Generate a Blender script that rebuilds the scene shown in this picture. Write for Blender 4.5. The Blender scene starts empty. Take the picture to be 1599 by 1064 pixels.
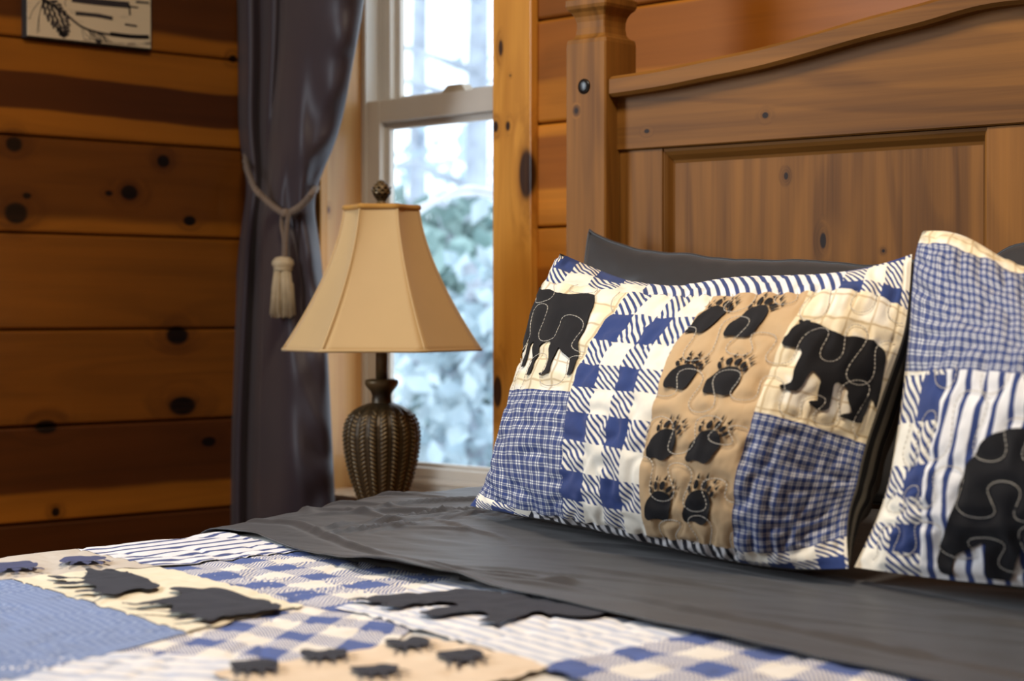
import bpy, bmesh, math, random
import numpy as np
from mathutils import Vector, Matrix, kdtree
from mathutils.geometry import delaunay_2d_cdt

random.seed(7)
rng = np.random.default_rng(7)
scene = bpy.context.scene
COL = scene.collection

# ------------------------------------------------------------------ camera
W_PX, H_PX, FPX = 1599.0, 1064.0, 3111.0
CAM_H = 0.91
YAW = math.radians(43.4)                       # angle between the view and the window wall
FWD = np.array([-math.cos(YAW), math.sin(YAW), 0.0])
RGT = np.array([math.sin(YAW), math.cos(YAW), 0.0])
PITCH = math.atan2(45.0, FPX)
CF = FWD * math.cos(PITCH) + np.array([0, 0, -math.sin(PITCH)])
CU = FWD * math.sin(PITCH) + np.array([0, 0, math.cos(PITCH)])
CAM = np.array([0.0, 0.0, CAM_H])
cam_data = bpy.data.cameras.new('camera')
cam_data.sensor_width = 36.0
cam_data.lens = FPX / W_PX * 36.0
cam_data.clip_start = 0.05
cam_data.clip_end = 300
cam_data.dof.use_dof = True
cam_data.dof.focus_distance = 2.5
cam_data.dof.aperture_fstop = 5.6
cam = bpy.data.objects.new('camera', cam_data)
COL.objects.link(cam)
cam.matrix_world = Matrix(((RGT[0], CU[0], -CF[0], CAM[0]), (RGT[1], CU[1], -CF[1], CAM[1]),
                           (RGT[2], CU[2], -CF[2], CAM[2]), (0, 0, 0, 1)))
scene.camera = cam

# ------------------------------------------------------------------ world, lights, exposure
world = bpy.data.worlds.new('overcast_sky')
scene.world = world
world.use_nodes = True
wn = world.node_tree.nodes
wn.clear()
bg = wn.new('ShaderNodeBackground')
wo = wn.new('ShaderNodeOutputWorld')
world.node_tree.links.new(bg.outputs[0], wo.inputs[0])
bg.inputs['Color'].default_value = (0.80, 0.90, 1.0, 1)
bg.inputs['Strength'].default_value = 3.0

def area_light(name, loc, target, size, size_y, power, color):
    d = bpy.data.lights.new(name, 'AREA')
    d.shape = 'RECTANGLE'; d.size = size; d.size_y = size_y
    d.energy = power; d.color = color
    o = bpy.data.objects.new(name, d)
    COL.objects.link(o)
    o.location = loc
    o.rotation_euler = (Vector(target) - Vector(loc)).to_track_quat('-Z', 'Y').to_euler()
    return o
area_light('daylight_side_window', (-3.22, 0.15, 1.45), (-1.6, 1.0, 0.9), 0.9, 1.2, 62, (0.80, 0.90, 1.0))
area_light('ceiling_light', (-1.35, 1.15, 2.36), (-1.5, 1.5, 0.6), 0.40, 0.40, 30, (1.0, 0.86, 0.68))

scene.view_settings.view_transform = 'Standard'
scene.view_settings.look = 'None'
scene.view_settings.gamma = 1.0
scene.view_settings.use_curve_mapping = False
scene.view_settings.exposure = -0.08

# ------------------------------------------------------------------ pixel geometry helpers
def ray(px, py):
    px = np.asarray(px, float); py = np.asarray(py, float)
    t = (px - W_PX / 2) / FPX; v = (H_PX / 2 - py) / FPX
    return CF + t[..., None] * RGT + v[..., None] * CU
def on_plane(px, py, p0, n, d=0.0):
    r = ray(px, py)
    n = np.asarray(n, float)
    k = ((np.asarray(p0) - CAM) @ n + d) / (r @ n)
    return CAM + r * np.asarray(k)[..., None]
def at_z(px, py, z): return on_plane(px, py, (0, 0, z), (0, 0, 1))
def at_y(px, py, y): return on_plane(px, py, (0, y, 0), (0, 1, 0))
def at_x(px, py, x): return on_plane(px, py, (x, 0, 0), (1, 0, 0))
def project(P):
    q = np.asarray(P) - CAM
    f = q @ CF
    return np.stack([W_PX / 2 + FPX * (q @ RGT) / f, H_PX / 2 - FPX * (q @ CU) / f], -1)

# ------------------------------------------------------------------ noise (numpy)
def _hash(i, j, s):
    h = np.sin(i * 127.1 + j * 311.7 + s * 74.7) * 43758.5453
    return h - np.floor(h)
def vnoise(x, y, s=0):
    xi = np.floor(x); yi = np.floor(y); fx = x - xi; fy = y - yi
    fx = fx * fx * fx * (fx * (fx * 6 - 15) + 10); fy = fy * fy * fy * (fy * (fy * 6 - 15) + 10)
    a = _hash(xi, yi, s); b = _hash(xi + 1, yi, s); c = _hash(xi, yi + 1, s); d = _hash(xi + 1, yi + 1, s)
    return (a + (b - a) * fx + (c - a) * fy + (a - b - c + d) * fx * fy) * 2 - 1
def fbm(x, y, s=0, o=3):
    v = 0; a = 1.0; t = 0
    for k in range(o):
        v = v + a * vnoise(x * 2 ** k, y * 2 ** k, s + k * 5); t += a; a *= 0.5
    return v / t
def sstep(a, b, x):
    t = np.clip((x - a) / (b - a), 0, 1)
    return t * t * (3 - 2 * t)

# ------------------------------------------------------------------ object helpers
def mesh_obj(name, verts, faces, mat, parent=None, smooth=False, uvs=None, link=True):
    me = bpy.data.meshes.new(name)
    me.from_pydata([tuple(map(float, v)) for v in verts], [], [tuple(map(int, f)) for f in faces])
    if uvs is not None:
        ul = me.uv_layers.new(name='UVMap')
        li = np.empty(len(me.loops), dtype=np.int32)
        me.loops.foreach_get('vertex_index', li)
        ul.data.foreach_set('uv', np.asarray(uvs, dtype=np.float32)[li].ravel())
    if smooth:
        me.polygons.foreach_set('use_smooth', [True] * len(me.polygons))
    me.update()
    if mat is not None: me.materials.append(mat)
    o = bpy.data.objects.new(name, me)
    COL.objects.link(o)
    if parent is not None: o.parent = parent
    return o
def tag(o, label, cat, group=None):
    o['label'] = label; o['category'] = cat
    if group: o['group'] = group
    return o
def empty(name, loc=(0, 0, 0), rz=0.0):
    o = bpy.data.objects.new(name, None)
    COL.objects.link(o)
    o.empty_display_size = 0.05
    o.location = loc; o.rotation_euler = (0, 0, rz)
    return o
def struct(o):
    o['kind'] = 'structure'; return o

class MB:
    """collects shapes into one mesh"""
    def __init__(s): s.v = []; s.f = []
    def add(s, verts, faces):
        b = len(s.v); s.v += [tuple(v) for v in verts]; s.f += [tuple(i + b for i in f) for f in faces]; return s
    def box(s, x0, x1, y0, y1, z0, z1, bev=0.0):
        b = min(bev, (x1 - x0) * .45, (y1 - y0) * .45, (z1 - z0) * .45)
        if b <= 0:
            v = [(x, y, z) for z in (z0, z1) for y in (y0, y1) for x in (x0, x1)]
            return s.add(v, [(0, 2, 3, 1), (4, 5, 7, 6), (0, 1, 5, 4), (2, 6, 7, 3), (0, 4, 6, 2), (1, 3, 7, 5)])
        bm = bmesh.new()
        bmesh.ops.create_cube(bm, size=1.0)
        for v in bm.verts:
            v.co = Vector(((x0 + x1) / 2 + v.co.x * (x1 - x0), (y0 + y1) / 2 + v.co.y * (y1 - y0), (z0 + z1) / 2 + v.co.z * (z1 - z0)))
        bmesh.ops.bevel(bm, geom=list(bm.edges), offset=b, segments=2, profile=0.7, affect='EDGES')
        bm.verts.index_update()
        s.add([v.co[:] for v in bm.verts], [[v.index for v in f.verts] for f in bm.faces])
        bm.free(); return s
    def tube(s, pts, r, n=8, closed=False, caps=True):
        pts = [Vector(p) for p in pts]; m = len(pts)
        rr = r if hasattr(r, '__len__') else [r] * m
        vs = []; up = None
        for i, p in enumerate(pts):
            if closed: t = pts[(i + 1) % m] - pts[i - 1]
            else: t = pts[min(i + 1, m - 1)] - pts[max(i - 1, 0)]
            if t.length < 1e-9: t = Vector((0, 0, 1))
            t.normalize()
            if up is None:
                up = t.orthogonal().normalized()
            up = (up - t * up.dot(t))
            if up.length < 1e-6: up = t.orthogonal()
            up.normalize(); sd = t.cross(up)
            for k in range(n):
                a = 2 * math.pi * k / n
                vs.append(p + (up * math.cos(a) + sd * math.sin(a)) * rr[i])
        fs = []
        for i in range(m if closed else m - 1):
            j = (i + 1) % m
            for k in range(n):
                k2 = (k + 1) % n
                fs.append((i * n + k, i * n + k2, j * n + k2, j * n + k))
        if caps and not closed:
            fs.append(tuple(range(n - 1, -1, -1))); fs.append(tuple((m - 1) * n + k for k in range(n)))
        return s.add(vs, fs)
    def lathe(s, prof, n=32, c=(0, 0)):
        m = len(prof); vs = []
        for r, z in prof:
            for k in range(n):
                a = 2 * math.pi * k / n
                vs.append((c[0] + r * math.cos(a), c[1] + r * math.sin(a), z))
        fs = [(i * n + k, i * n + (k + 1) % n, (i + 1) * n + (k + 1) % n, (i + 1) * n + k) for i in range(m - 1) for k in range(n)]
        fs.append(tuple(range(n - 1, -1, -1))); fs.append(tuple((m - 1) * n + k for k in range(n)))
        return s.add(vs, fs)
    def build(s, name, mat, parent=None, smooth=False):
        return mesh_obj(name, s.v, s.f, mat, parent, smooth)

def grid_faces(nu, nv, flip=False):
    """faces of a grid with index = i*nv + j"""
    i, j = np.meshgrid(np.arange(nu - 1), np.arange(nv - 1), indexing='ij')
    a = i * nv + j; b = (i + 1) * nv + j; c = (i + 1) * nv + j + 1; d = i * nv + j + 1
    f = np.stack([a, b, c, d], -1).reshape(-1, 4)
    return f[:, ::-1] if flip else f
def fan_poly(outline, step):
    """triangulate an outline with a filling of inner points (Delaunay)"""
    o = np.asarray(outline, float)
    pts = []
    for a, b in zip(o, np.roll(o, -1, 0)):
        n = max(1, int(np.ceil(np.linalg.norm(b - a) / step)))
        for k in range(n): pts.append(a + (b - a) * k / n)
    pts = np.array(pts); m = len(pts)
    lo = pts.min(0); hi = pts.max(0)
    gx, gy = np.meshgrid(np.arange(lo[0], hi[0], step), np.arange(lo[1], hi[1], step))
    g = np.stack([gx.ravel(), gy.ravel()], -1)
    # inside test
    ins = np.zeros(len(g), bool)
    for a, b in zip(pts, np.roll(pts, -1, 0)):
        c = ((a[1] > g[:, 1]) != (b[1] > g[:, 1]))
        with np.errstate(divide='ignore', invalid='ignore'):
            xx = (b[0] - a[0]) * (g[:, 1] - a[1]) / (b[1] - a[1] + 1e-12) + a[0]
        ins ^= c & (g[:, 0] < xx)
    g = g[ins]
    if len(g):
        dm = np.min(np.linalg.norm(g[:, None] - pts[None], axis=2), 1) if len(g) * m < 4e6 else np.full(len(g), 9)
        g = g[dm > step * 0.5]
    allp = np.vstack([pts, g]) if len(g) else pts
    r = delaunay_2d_cdt([Vector(p) for p in allp], [], [list(range(m))], 1, 1e-9)
    return np.array([tuple(v) for v in r[0]]), [tuple(f) for f in r[2]]
def smooth_closed(pts, n=4):
    """Catmull-Rom through a closed outline"""
    p = np.asarray(pts, float); out = []
    m = len(p)
    for i in range(m):
        p0, p1, p2, p3 = p[i - 1], p[i], p[(i + 1) % m], p[(i + 2) % m]
        for k in range(n):
            t = k / n
            out.append(0.5 * (2 * p1 + (p2 - p0) * t + (2 * p0 - 5 * p1 + 4 * p2 - p3) * t * t + (3 * p1 - p0 - 3 * p2 + p3) * t ** 3))
    return np.array(out)
def smooth_open(pts, n=6):
    p = np.asarray(pts, float); out = []
    m = len(p)
    for i in range(m - 1):
        p0 = p[max(i - 1, 0)]; p1 = p[i]; p2 = p[i + 1]; p3 = p[min(i + 2, m - 1)]
        for k in range(n):
            t = k / n
            out.append(0.5 * (2 * p1 + (p2 - p0) * t + (2 * p0 - 5 * p1 + 4 * p2 - p3) * t * t + (3 * p1 - p0 - 3 * p2 + p3) * t ** 3))
    out.append(p[-1]); return np.array(out)

# natural cubic spline along axis 0
def spline_coef(x, Y):
    x = np.asarray(x, float); Y = np.asarray(Y, float); n = len(x)
    h = np.diff(x); A = np.zeros((n, n)); B = np.zeros((n,) + Y.shape[1:])
    A[0, 0] = A[-1, -1] = 1
    for i in range(1, n - 1):
        A[i, i - 1] = h[i - 1]; A[i, i] = 2 * (h[i - 1] + h[i]); A[i, i + 1] = h[i]
        B[i] = 6 * ((Y[i + 1] - Y[i]) / h[i] - (Y[i] - Y[i - 1]) / h[i - 1])
    M = np.linalg.solve(A, B.reshape(n, -1)).reshape(B.shape)
    return M
def spline_basis(x, q):
    """matrix (len(q), n) so that value = basis @ Y"""
    n = len(x); I = np.eye(n); M = spline_coef(x, I)
    x = np.asarray(x, float); q = np.asarray(q, float)
    i = np.clip(np.searchsorted(x, q) - 1, 0, n - 2); h = x[i + 1] - x[i]
    a = ((x[i + 1] - q) / h)[:, None]; b = ((q - x[i]) / h)[:, None]; h = h[:, None]
    return a * I[i] + b * I[i + 1] + ((a ** 3 - a) * M[i] + (b ** 3 - b) * M[i + 1]) * h * h / 6
# ------------------------------------------------------------------ materials
def rgb(r, g, b):
    def c(v):
        v /= 255.0
        return v / 12.92 if v <= 0.04045 else ((v + 0.055) / 1.055) ** 2.4
    return (c(r), c(g), c(b), 1.0)
class NT:
    def __init__(s, name):
        s.m = bpy.data.materials.new(name); s.m.use_nodes = True
        s.t = s.m.node_tree; s.n = s.t.nodes; s.n.clear()
        s.out = s.n.new('ShaderNodeOutputMaterial')
        s.b = s.n.new('ShaderNodeBsdfPrincipled')
        s.t.links.new(s.b.outputs[0], s.out.inputs[0])
    def put(s, sock, v):
        if v is None: return
        if hasattr(v, 'is_linked') or hasattr(v, 'links'): s.t.links.new(v, sock)
        else:
            try: sock.default_value = v
            except Exception: sock.default_value = tuple(v)[:3]
    def node(s, t, **kw):
        n = s.n.new(t)
        for k, v in kw.items(): setattr(n, k, v)
        return n
    def math(s, op, a, b=None, c=None, clamp=False):
        n = s.node('ShaderNodeMath', operation=op, use_clamp=clamp)
        for k, v in enumerate((a, b, c)):
            if v is not None: s.put(n.inputs[k], v)
        return n.outputs[0]
    def vmath(s, op, a, b=None, out=0):
        n = s.node('ShaderNodeVectorMath', operation=op)
        s.put(n.inputs[0], a)
        if b is not None: s.put(n.inputs[3] if op == 'SCALE' else n.inputs[1], b)
        return n.outputs['Value'] if op in ('LENGTH', 'DISTANCE', 'DOT_PRODUCT') else n.outputs[0]
    def mix(s, f, a, b, blend='MIX'):
        n = s.node('ShaderNodeMix', data_type='RGBA', blend_type=blend)
        s.put(n.inputs[0], f); s.put(n.inputs[6], a); s.put(n.inputs[7], b)
        return n.outputs[2]
    def noise(s, vec, scale, detail=3, rough=0.5, dist=0.0):
        n = s.node('ShaderNodeTexNoise')
        s.put(n.inputs['Vector'], vec); n.inputs['Scale'].default_value = scale
        n.inputs['Detail'].default_value = detail; n.inputs['Roughness'].default_value = rough
        n.inputs['Distortion'].default_value = dist
        return n.outputs[0]
    def ramp(s, f, stops):
        n = s.node('ShaderNodeValToRGB'); s.put(n.inputs[0], f)
        e = n.color_ramp.elements
        while len(e) < len(stops): e.new(0.5)
        for k, (p, c) in enumerate(stops):
            e[k].position = p; e[k].color = c if hasattr(c, '__len__') else (c, c, c, 1)
        return n.outputs[0]
    def smooth(s, v, a, b):
        n = s.node('ShaderNodeMapRange', interpolation_type='SMOOTHSTEP')
        s.put(n.inputs['Value'], v); n.inputs['From Min'].default_value = a; n.inputs['From Max'].default_value = b
        return n.outputs[0]
    def coord(s, k): return s.node('ShaderNodeTexCoord').outputs[k]
    def sep(s, v):
        n = s.node('ShaderNodeSeparateXYZ'); s.put(n.inputs[0], v); return n.outputs
    def comb(s, x, y, z):
        n = s.node('ShaderNodeCombineXYZ')
        for k, v in enumerate((x, y, z)): s.put(n.inputs[k], v)
        return n.outputs[0]
    def attr(s, name):
        return s.node('ShaderNodeAttribute', attribute_type='OBJECT', attribute_name=name)
    def bump(s, h, strength=0.3, dist=0.01):
        n = s.node('ShaderNodeBump'); s.put(n.inputs['Height'], h)
        n.inputs['Strength'].default_value = strength; n.inputs['Distance'].default_value = dist
        s.t.links.new(n.outputs[0], s.b.inputs['Normal'])
    def fin(s, color, rough=0.6, metal=0.0, spec=0.5, coat=0.0, coat_rough=0.1, sheen=0.0):
        s.put(s.b.inputs['Base Color'], color); s.put(s.b.inputs['Roughness'], rough)
        s.b.inputs['Metallic'].default_value = metal
        s.b.inputs['Specular IOR Level'].default_value = spec
        s.b.inputs['Coat Weight'].default_value = coat; s.b.inputs['Coat Roughness'].default_value = coat_rough
        s.b.inputs['Sheen Weight'].default_value = sheen
        return s.m

def plain(name, c, rough=0.6, metal=0.0, spec=0.5, var=0.12, scale=30, sheen=0.0, coat=0.0):
    n = NT(name); f = n.noise(n.coord('Object'), scale, 4, 0.6)
    k = n.smooth(f, 0.3, 0.7)
    a = tuple(v * (1 - var) for v in c[:3]) + (1,); b = tuple(min(1, v * (1 + var)) for v in c[:3]) + (1,)
    n.bump(f, 0.08, 0.002)
    return n.fin(n.mix(k, a, b), rough, metal, spec, coat=coat, sheen=sheen)

def wood(name, sap, heart, dark, axis=0, knots=(), bands=False, rough=0.35, spec=0.4, coat=0.0,
         ring=1.0, random_tone=0.25, coat_rough=0.12):
    """knots: (x, y, z, radius, stretch along the grain) in world space; grain runs along `axis` of the object"""
    n = NT(name)
    oc = n.coord('Object'); geo = n.node('ShaderNodeNewGeometry'); P = geo.outputs['Position']
    rnd = n.node('ShaderNodeObjectInfo').outputs['Random']
    off = n.vmath('SCALE', (7.3, 3.1, 5.7), rnd)
    base = n.vmath('ADD', oc, off)
    kmask = None; kwarp = None
    for (x, y, z, r, st) in knots:
        d = n.vmath('SUBTRACT', P, (x, y, z))
        sc = [1 / r] * 3; sc[2 if axis == 2 else 0] /= st
        if axis != 2: sc[1] /= st
        d = n.vmath('LENGTH', n.vmath('MULTIPLY', d, tuple(sc)))
        mk = n.math('POWER', 2.718, n.math('MULTIPLY', n.math('MULTIPLY', d, d), -1.0))
        core = n.smooth(d, 1.15, 0.75)
        kmask = core if kmask is None else n.math('MAXIMUM', kmask, core)
        halo = n.smooth(d, 3.4, 0.8)
        kwarp = halo if kwarp is None else n.math('MAXIMUM', kwarp, halo)
    sc = [26.0] * 3; sc[axis] = 0.9
    wv = n.vmath('MULTIPLY', base, tuple(sc))
    if kwarp is not None: wv = n.vmath('ADD', wv, n.comb(0, n.math('MULTIPLY', kwarp, 1.2), n.math('MULTIPLY', kwarp, 1.2)))
    g1 = n.noise(wv, 1.0, 4, 0.55, 0.3)
    sc2 = [160.0] * 3; sc2[axis] = 3.0
    g2 = n.noise(n.vmath('MULTIPLY', base, tuple(sc2)), 1.0, 3, 0.6)
    sc3 = [7.0] * 3; sc3[axis] = 0.9
    lo = n.noise(n.vmath('MULTIPLY', base, tuple(sc3)), 1.0, 2, 0.5, 0.6)
    rings = n.math('SINE', n.math('MULTIPLY', n.math('ADD', lo, n.math('MULTIPLY', g1, 0.12)), 46.0))
    rings = n.smooth(rings, -0.4, 1.0)
    t = n.math('ADD', n.math('MULTIPLY', rings, 0.28 * ring), n.math('MULTIPLY', n.smooth(g1, 0.3, 0.75), 0.6))
    t = n.math('ADD', t, n.math('MULTIPLY', n.math('SUBTRACT', g2, 0.5), 0.55), clamp=True)
    if bands:
        h = n.sep(n.attr('heart').outputs['Vector'])
        sl = n.attr('heart_slope').outputs['Fac']
        o = n.sep(oc)
        wob = n.noise(n.comb(n.math('ADD', n.math('MULTIPLY', o[0], 2.3), n.math('MULTIPLY', rnd, 60)), 0, 0), 1.0, 2)
        zc = n.math('SUBTRACT', n.math('SUBTRACT', o[2], h[0]), n.math('MULTIPLY', sl, o[0]))
        zc = n.math('ADD', zc, n.math('MULTIPLY', n.math('SUBTRACT', wob, 0.5), 0.03))
        q = n.math('DIVIDE', n.math('ABSOLUTE', zc), h[1])
        m = n.math('MULTIPLY', n.smooth(q, 1.12, 0.9), h[2])
        c = n.mix(m, sap, heart)
        tt = n.math('MULTIPLY', t, 0.55)
        c = n.mix(tt, c, n.mix(0.6, c, dark))
    else:
        c = n.mix(t, sap, heart)
    tone = n.math('ADD', 1.0 - random_tone * 0.5, n.math('MULTIPLY', rnd, random_tone))
    big = n.noise(n.vmath('MULTIPLY', base, (2.2, 2.2, 2.2)), 1.0, 2)
    tone = n.math('MULTIPLY', tone, n.math('ADD', 0.72, n.math('MULTIPLY', big, 0.56)))
    tv = n.comb(tone, tone, tone)
    c = n.mix(1.0, c, tv, 'MULTIPLY')
    if kmask is not None:
        hal = n.math('MULTIPLY', n.math('MULTIPLY', n.smooth(g1, 0.15, 0.75), kwarp), 0.75)
        c = n.mix(hal, c, n.mix(0.35, heart, dark))
        kk = n.math('MULTIPLY', kmask, n.math('ADD', 0.78, n.math('MULTIPLY', g2, 0.4)), clamp=True)
        c = n.mix(kk, c, dark)
    n.bump(n.math('ADD', g2, n.math('MULTIPLY', rings, 0.3)), 0.10, 0.002)
    return n.fin(c, rough, 0, spec, coat, coat_rough)

# ---- fabrics (UV given in units that suit each pattern)
NAVY = rgb(50, 68, 122); CREAM = rgb(240, 235, 220); BLACK = rgb(30, 30, 33)
def weave(n, strength=0.12):
    oc = n.coord('Object')
    n.bump(n.noise(oc, 900, 2, 0.6), strength, 0.0006)
def mottled(n, c, amt=0.10, scale=60):
    k = n.noise(n.coord('Object'), scale, 3, 0.6)
    t = n.math('ADD', 1 - amt, n.math('MULTIPLY', k, 2 * amt))
    return n.mix(1.0, c, n.comb(t, t, t), 'MULTIPLY')
def jitter(n, amp, scale):
    uv = n.coord('UV')
    nn = n.node('ShaderNodeTexNoise'); n.put(nn.inputs['Vector'], uv); nn.inputs['Scale'].default_value = scale
    nn.inputs['Detail'].default_value = 1
    d = n.vmath('SCALE', n.vmath('SUBTRACT', nn.outputs[1], (0.5, 0.5, 0.5)), amp)
    return n.sep(n.vmath('ADD', uv, d))
def pulse(n, x, c, hw, soft=0.25):
    f = n.math('ABSOLUTE', n.math('SUBTRACT', n.math('FRACT', x), c))
    return n.smooth(f, hw * (1 + soft), hw * (1 - soft))
def m_check(name, navy=NAVY, white=CREAM, k=4.0, soft=0.3):
    n = NT(name); u = jitter(n, 0.10, 1.6)
    bx = n.math('GREATER_THAN', n.math('FRACT', n.math('MULTIPLY', u[0], 0.5)), 0.5)
    by = n.math('GREATER_THAN', n.math('FRACT', n.math('MULTIPLY', u[1], 0.5)), 0.5)
    s = n.math('ADD', bx, by)
    dg = pulse(n, n.math('MULTIPLY', n.math('ADD', n.math('MULTIPLY', u[0], 0.8), u[1]), k), 0.5, 0.24, soft)
    one = n.math('MULTIPLY', n.math('COMPARE', s, 1.0, 0.1), dg)
    two = n.math('COMPARE', s, 0.0, 0.1)
    c = n.mix(n.math('MAXIMUM', one, two), white, navy)
    weave(n); return n.fin(mottled(n, c), 0.9, 0, 0.15, sheen=0.1)
def m_plaid(name, navy=NAVY, white=rgb(236, 238, 236)):
    n = NT(name); u = jitter(n, 0.10, 0.9)
    a = n.math('MAXIMUM', pulse(n, u[0], 0.33, 0.085, 0.5), pulse(n, u[0], 0.62, 0.085, 0.5))
    b = n.math('MAXIMUM', pulse(n, u[1], 0.33, 0.085, 0.5), pulse(n, u[1], 0.62, 0.085, 0.5))
    f = n.math('ADD', n.math('MULTIPLY', n.math('ADD', a, b), 0.24), n.math('MULTIPLY', n.math('MULTIPLY', a, b), 0.48), clamp=True)
    weave(n); return n.fin(mottled(n, n.mix(f, navy, white), 0.14), 0.9, 0, 0.15, sheen=0.1)
def m_stripe(name, a=rgb(240, 240, 240), b=NAVY, width=0.2, slant=0.0):
    n = NT(name); u = jitter(n, 0.14, 0.8)
    x = n.math('ADD', u[0], n.math('MULTIPLY', u[1], slant))
    weave(n); return n.fin(mottled(n, n.mix(pulse(n, x, 0.5, width), a, b)), 0.9, 0, 0.15, sheen=0.1)
def m_cream(name):
    n = NT(name); u = jitter(n, 0.25, 1.2)
    l = n.math('MAXIMUM', pulse(n, u[0], 0.5, 0.045, 0.6), pulse(n, n.math('MULTIPLY', u[1], 1.3), 0.5, 0.045, 0.6))
    w = n.math('MAXIMUM', pulse(n, n.math('MULTIPLY', u[0], 0.5), 0.3, 0.2, 0.4), pulse(n, n.math('MULTIPLY', u[1], 0.7), 0.3, 0.17, 0.4))
    c = n.mix(n.math('MULTIPLY', w, 0.6), rgb(243, 238, 222), rgb(234, 216, 172))
    c = n.mix(n.math('MULTIPLY', l, 0.55), c, rgb(170, 140, 85))
    weave(n); return n.fin(mottled(n, c), 0.9, 0, 0.15, sheen=0.1)
def m_cloth(name, c, amt=0.1, rough=0.9, spec=0.15, sheen=0.1, bump=0.12):
    n = NT(name); weave(n, bump); return n.fin(mottled(n, c, amt), rough, 0, spec, sheen=sheen)

M = {}
M['check'] = m_check('navy_buffalo_check')
M['check_fine'] = m_check('navy_buffalo_check_soft', k=3.4)
M['plaid'] = m_plaid('navy_mini_plaid')
M['stripe'] = m_stripe('navy_white_stripe', width=0.17)
M['stripe_border'] = m_stripe('navy_white_border_stripe', width=0.22, slant=0.9)
M['stripe_dark'] = m_stripe('black_white_piping_stripe', rgb(232, 232, 234), rgb(36, 36, 46), 0.25, 0.7)
M['stripe_back'] = m_stripe('shaded_back_stripe', rgb(110, 104, 92), rgb(20, 19, 20), 0.27)  # white and navy stripes darkened, deep shade put into the colour
M['cream'] = m_cream('cream_plaid')
M['tan'] = m_cloth('tan_cotton', rgb(194, 166, 128), 0.07)
M['ecru'] = m_cloth('ecru_cotton', rgb(236, 228, 204))
M['black'] = m_cloth('black_applique', BLACK, 0.16, sheen=0.05)
M['bluecloth'] = m_cloth('pale_blue_cotton', rgb(120, 142, 186), 0.16)
M['thread'] = m_cloth('cotton_thread', rgb(205, 200, 188), 0.05)
M['charcoal'] = m_cloth('charcoal_cotton', rgb(52, 52, 54), 0.08, rough=0.45, spec=0.4, sheen=0.2, bump=0.10)
M['quilt_base'] = m_cloth('quilt_backing', rgb(226, 224, 218))
def m_satin():
    n = NT('aubergine_satin')
    c = mottled(n, rgb(50, 40, 45), 0.06, 20)
    n.bump(n.noise(n.coord('Object'), 700, 2, 0.6), 0.05, 0.0005)
    return n.fin(c, 0.5, 0, 0.35, sheen=0.1)
M['satin'] = m_satin()
M['cord'] = m_cloth('braided_cord', rgb(112, 96, 82), 0.15, rough=0.7)
M['tassel'] = m_cloth('tassel_thread', rgb(178, 160, 128), 0.3, rough=0.55, spec=0.4)
def m_shade():
    n = NT('gold_shade_fabric')
    c = mottled(n, rgb(208, 176, 124), 0.05, 12)
    n.bump(n.noise(n.vmath('MULTIPLY', n.coord('Object'), (600, 600, 40)), 1.0, 2), 0.06, 0.0008)
    n.b.inputs['Subsurface Weight'].default_value = 0.0
    return n.fin(c, 0.55, 0, 0.35, sheen=0.2)
M['shade'] = m_shade()
M['shade_trim'] = m_cloth('shade_trim', rgb(190, 142, 72), 0.1)
def m_bronze():
    n = NT('antique_bronze')
    geo = n.node('ShaderNodeNewGeometry')
    pt = n.smooth(geo.outputs['Pointiness'], 0.47, 0.56)
    k = n.noise(n.coord('Object'), 45, 4, 0.6)
    c = n.mix(n.math('MULTIPLY', pt, n.math('ADD', 0.35, n.math('MULTIPLY', k, 0.8)), clamp=True), rgb(44, 33, 18), rgb(126, 104, 68))
    return n.fin(c, 0.42, 0.35, 0.5)
M['bronze'] = m_bronze()
M['iron'] = plain('dark_iron', rgb(14, 14, 15), 0.3, 0.0, var=0.1)
M['vinyl'] = plain('white_vinyl', rgb(206, 200, 190), 0.4, var=0.03, scale=6)
M['hardware'] = plain('almond_latch', rgb(176, 164, 144), 0.45, var=0.05)
def m_glass():
    n = NT('window_glass')
    n.n.remove(n.b)
    fr = n.node('ShaderNodeValue'); fr.outputs[0].default_value = 0.04
    tr = n.node('ShaderNodeBsdfTransparent'); tr.inputs[0].default_value = (0.95, 0.97, 0.98, 1)
    gl = n.node('ShaderNodeBsdfGlossy'); gl.inputs['Roughness'].default_value = 0.03
    mx = n.node('ShaderNodeMixShader')
    n.t.links.new(fr.outputs[0], mx.inputs[0]); n.t.links.new(tr.outputs[0], mx.inputs[1]); n.t.links.new(gl.outputs[0], mx.inputs[2])
    n.t.links.new(mx.outputs[0], n.out.inputs[0]); return n.m
M['glass'] = m_glass()
SAP = rgb(176, 110, 36); HEART = rgb(104, 52, 16); KNOT = rgb(16, 7, 3)
# ------------------------------------------------------------------ the room
XL, YB = -3.30, 2.415                 # faces of the plank walls
XR, YF, ZC = 1.60, -2.20, 2.46        # far sides of the room
PITCH_Z = 0.18
Z0 = (CAM_H - 0.0336) - 5 * PITCH_Z   # lowest joint
WX0, WX1, WZ0, WZ1 = -3.085, -2.575, 0.545, 2.06    # window opening

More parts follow.
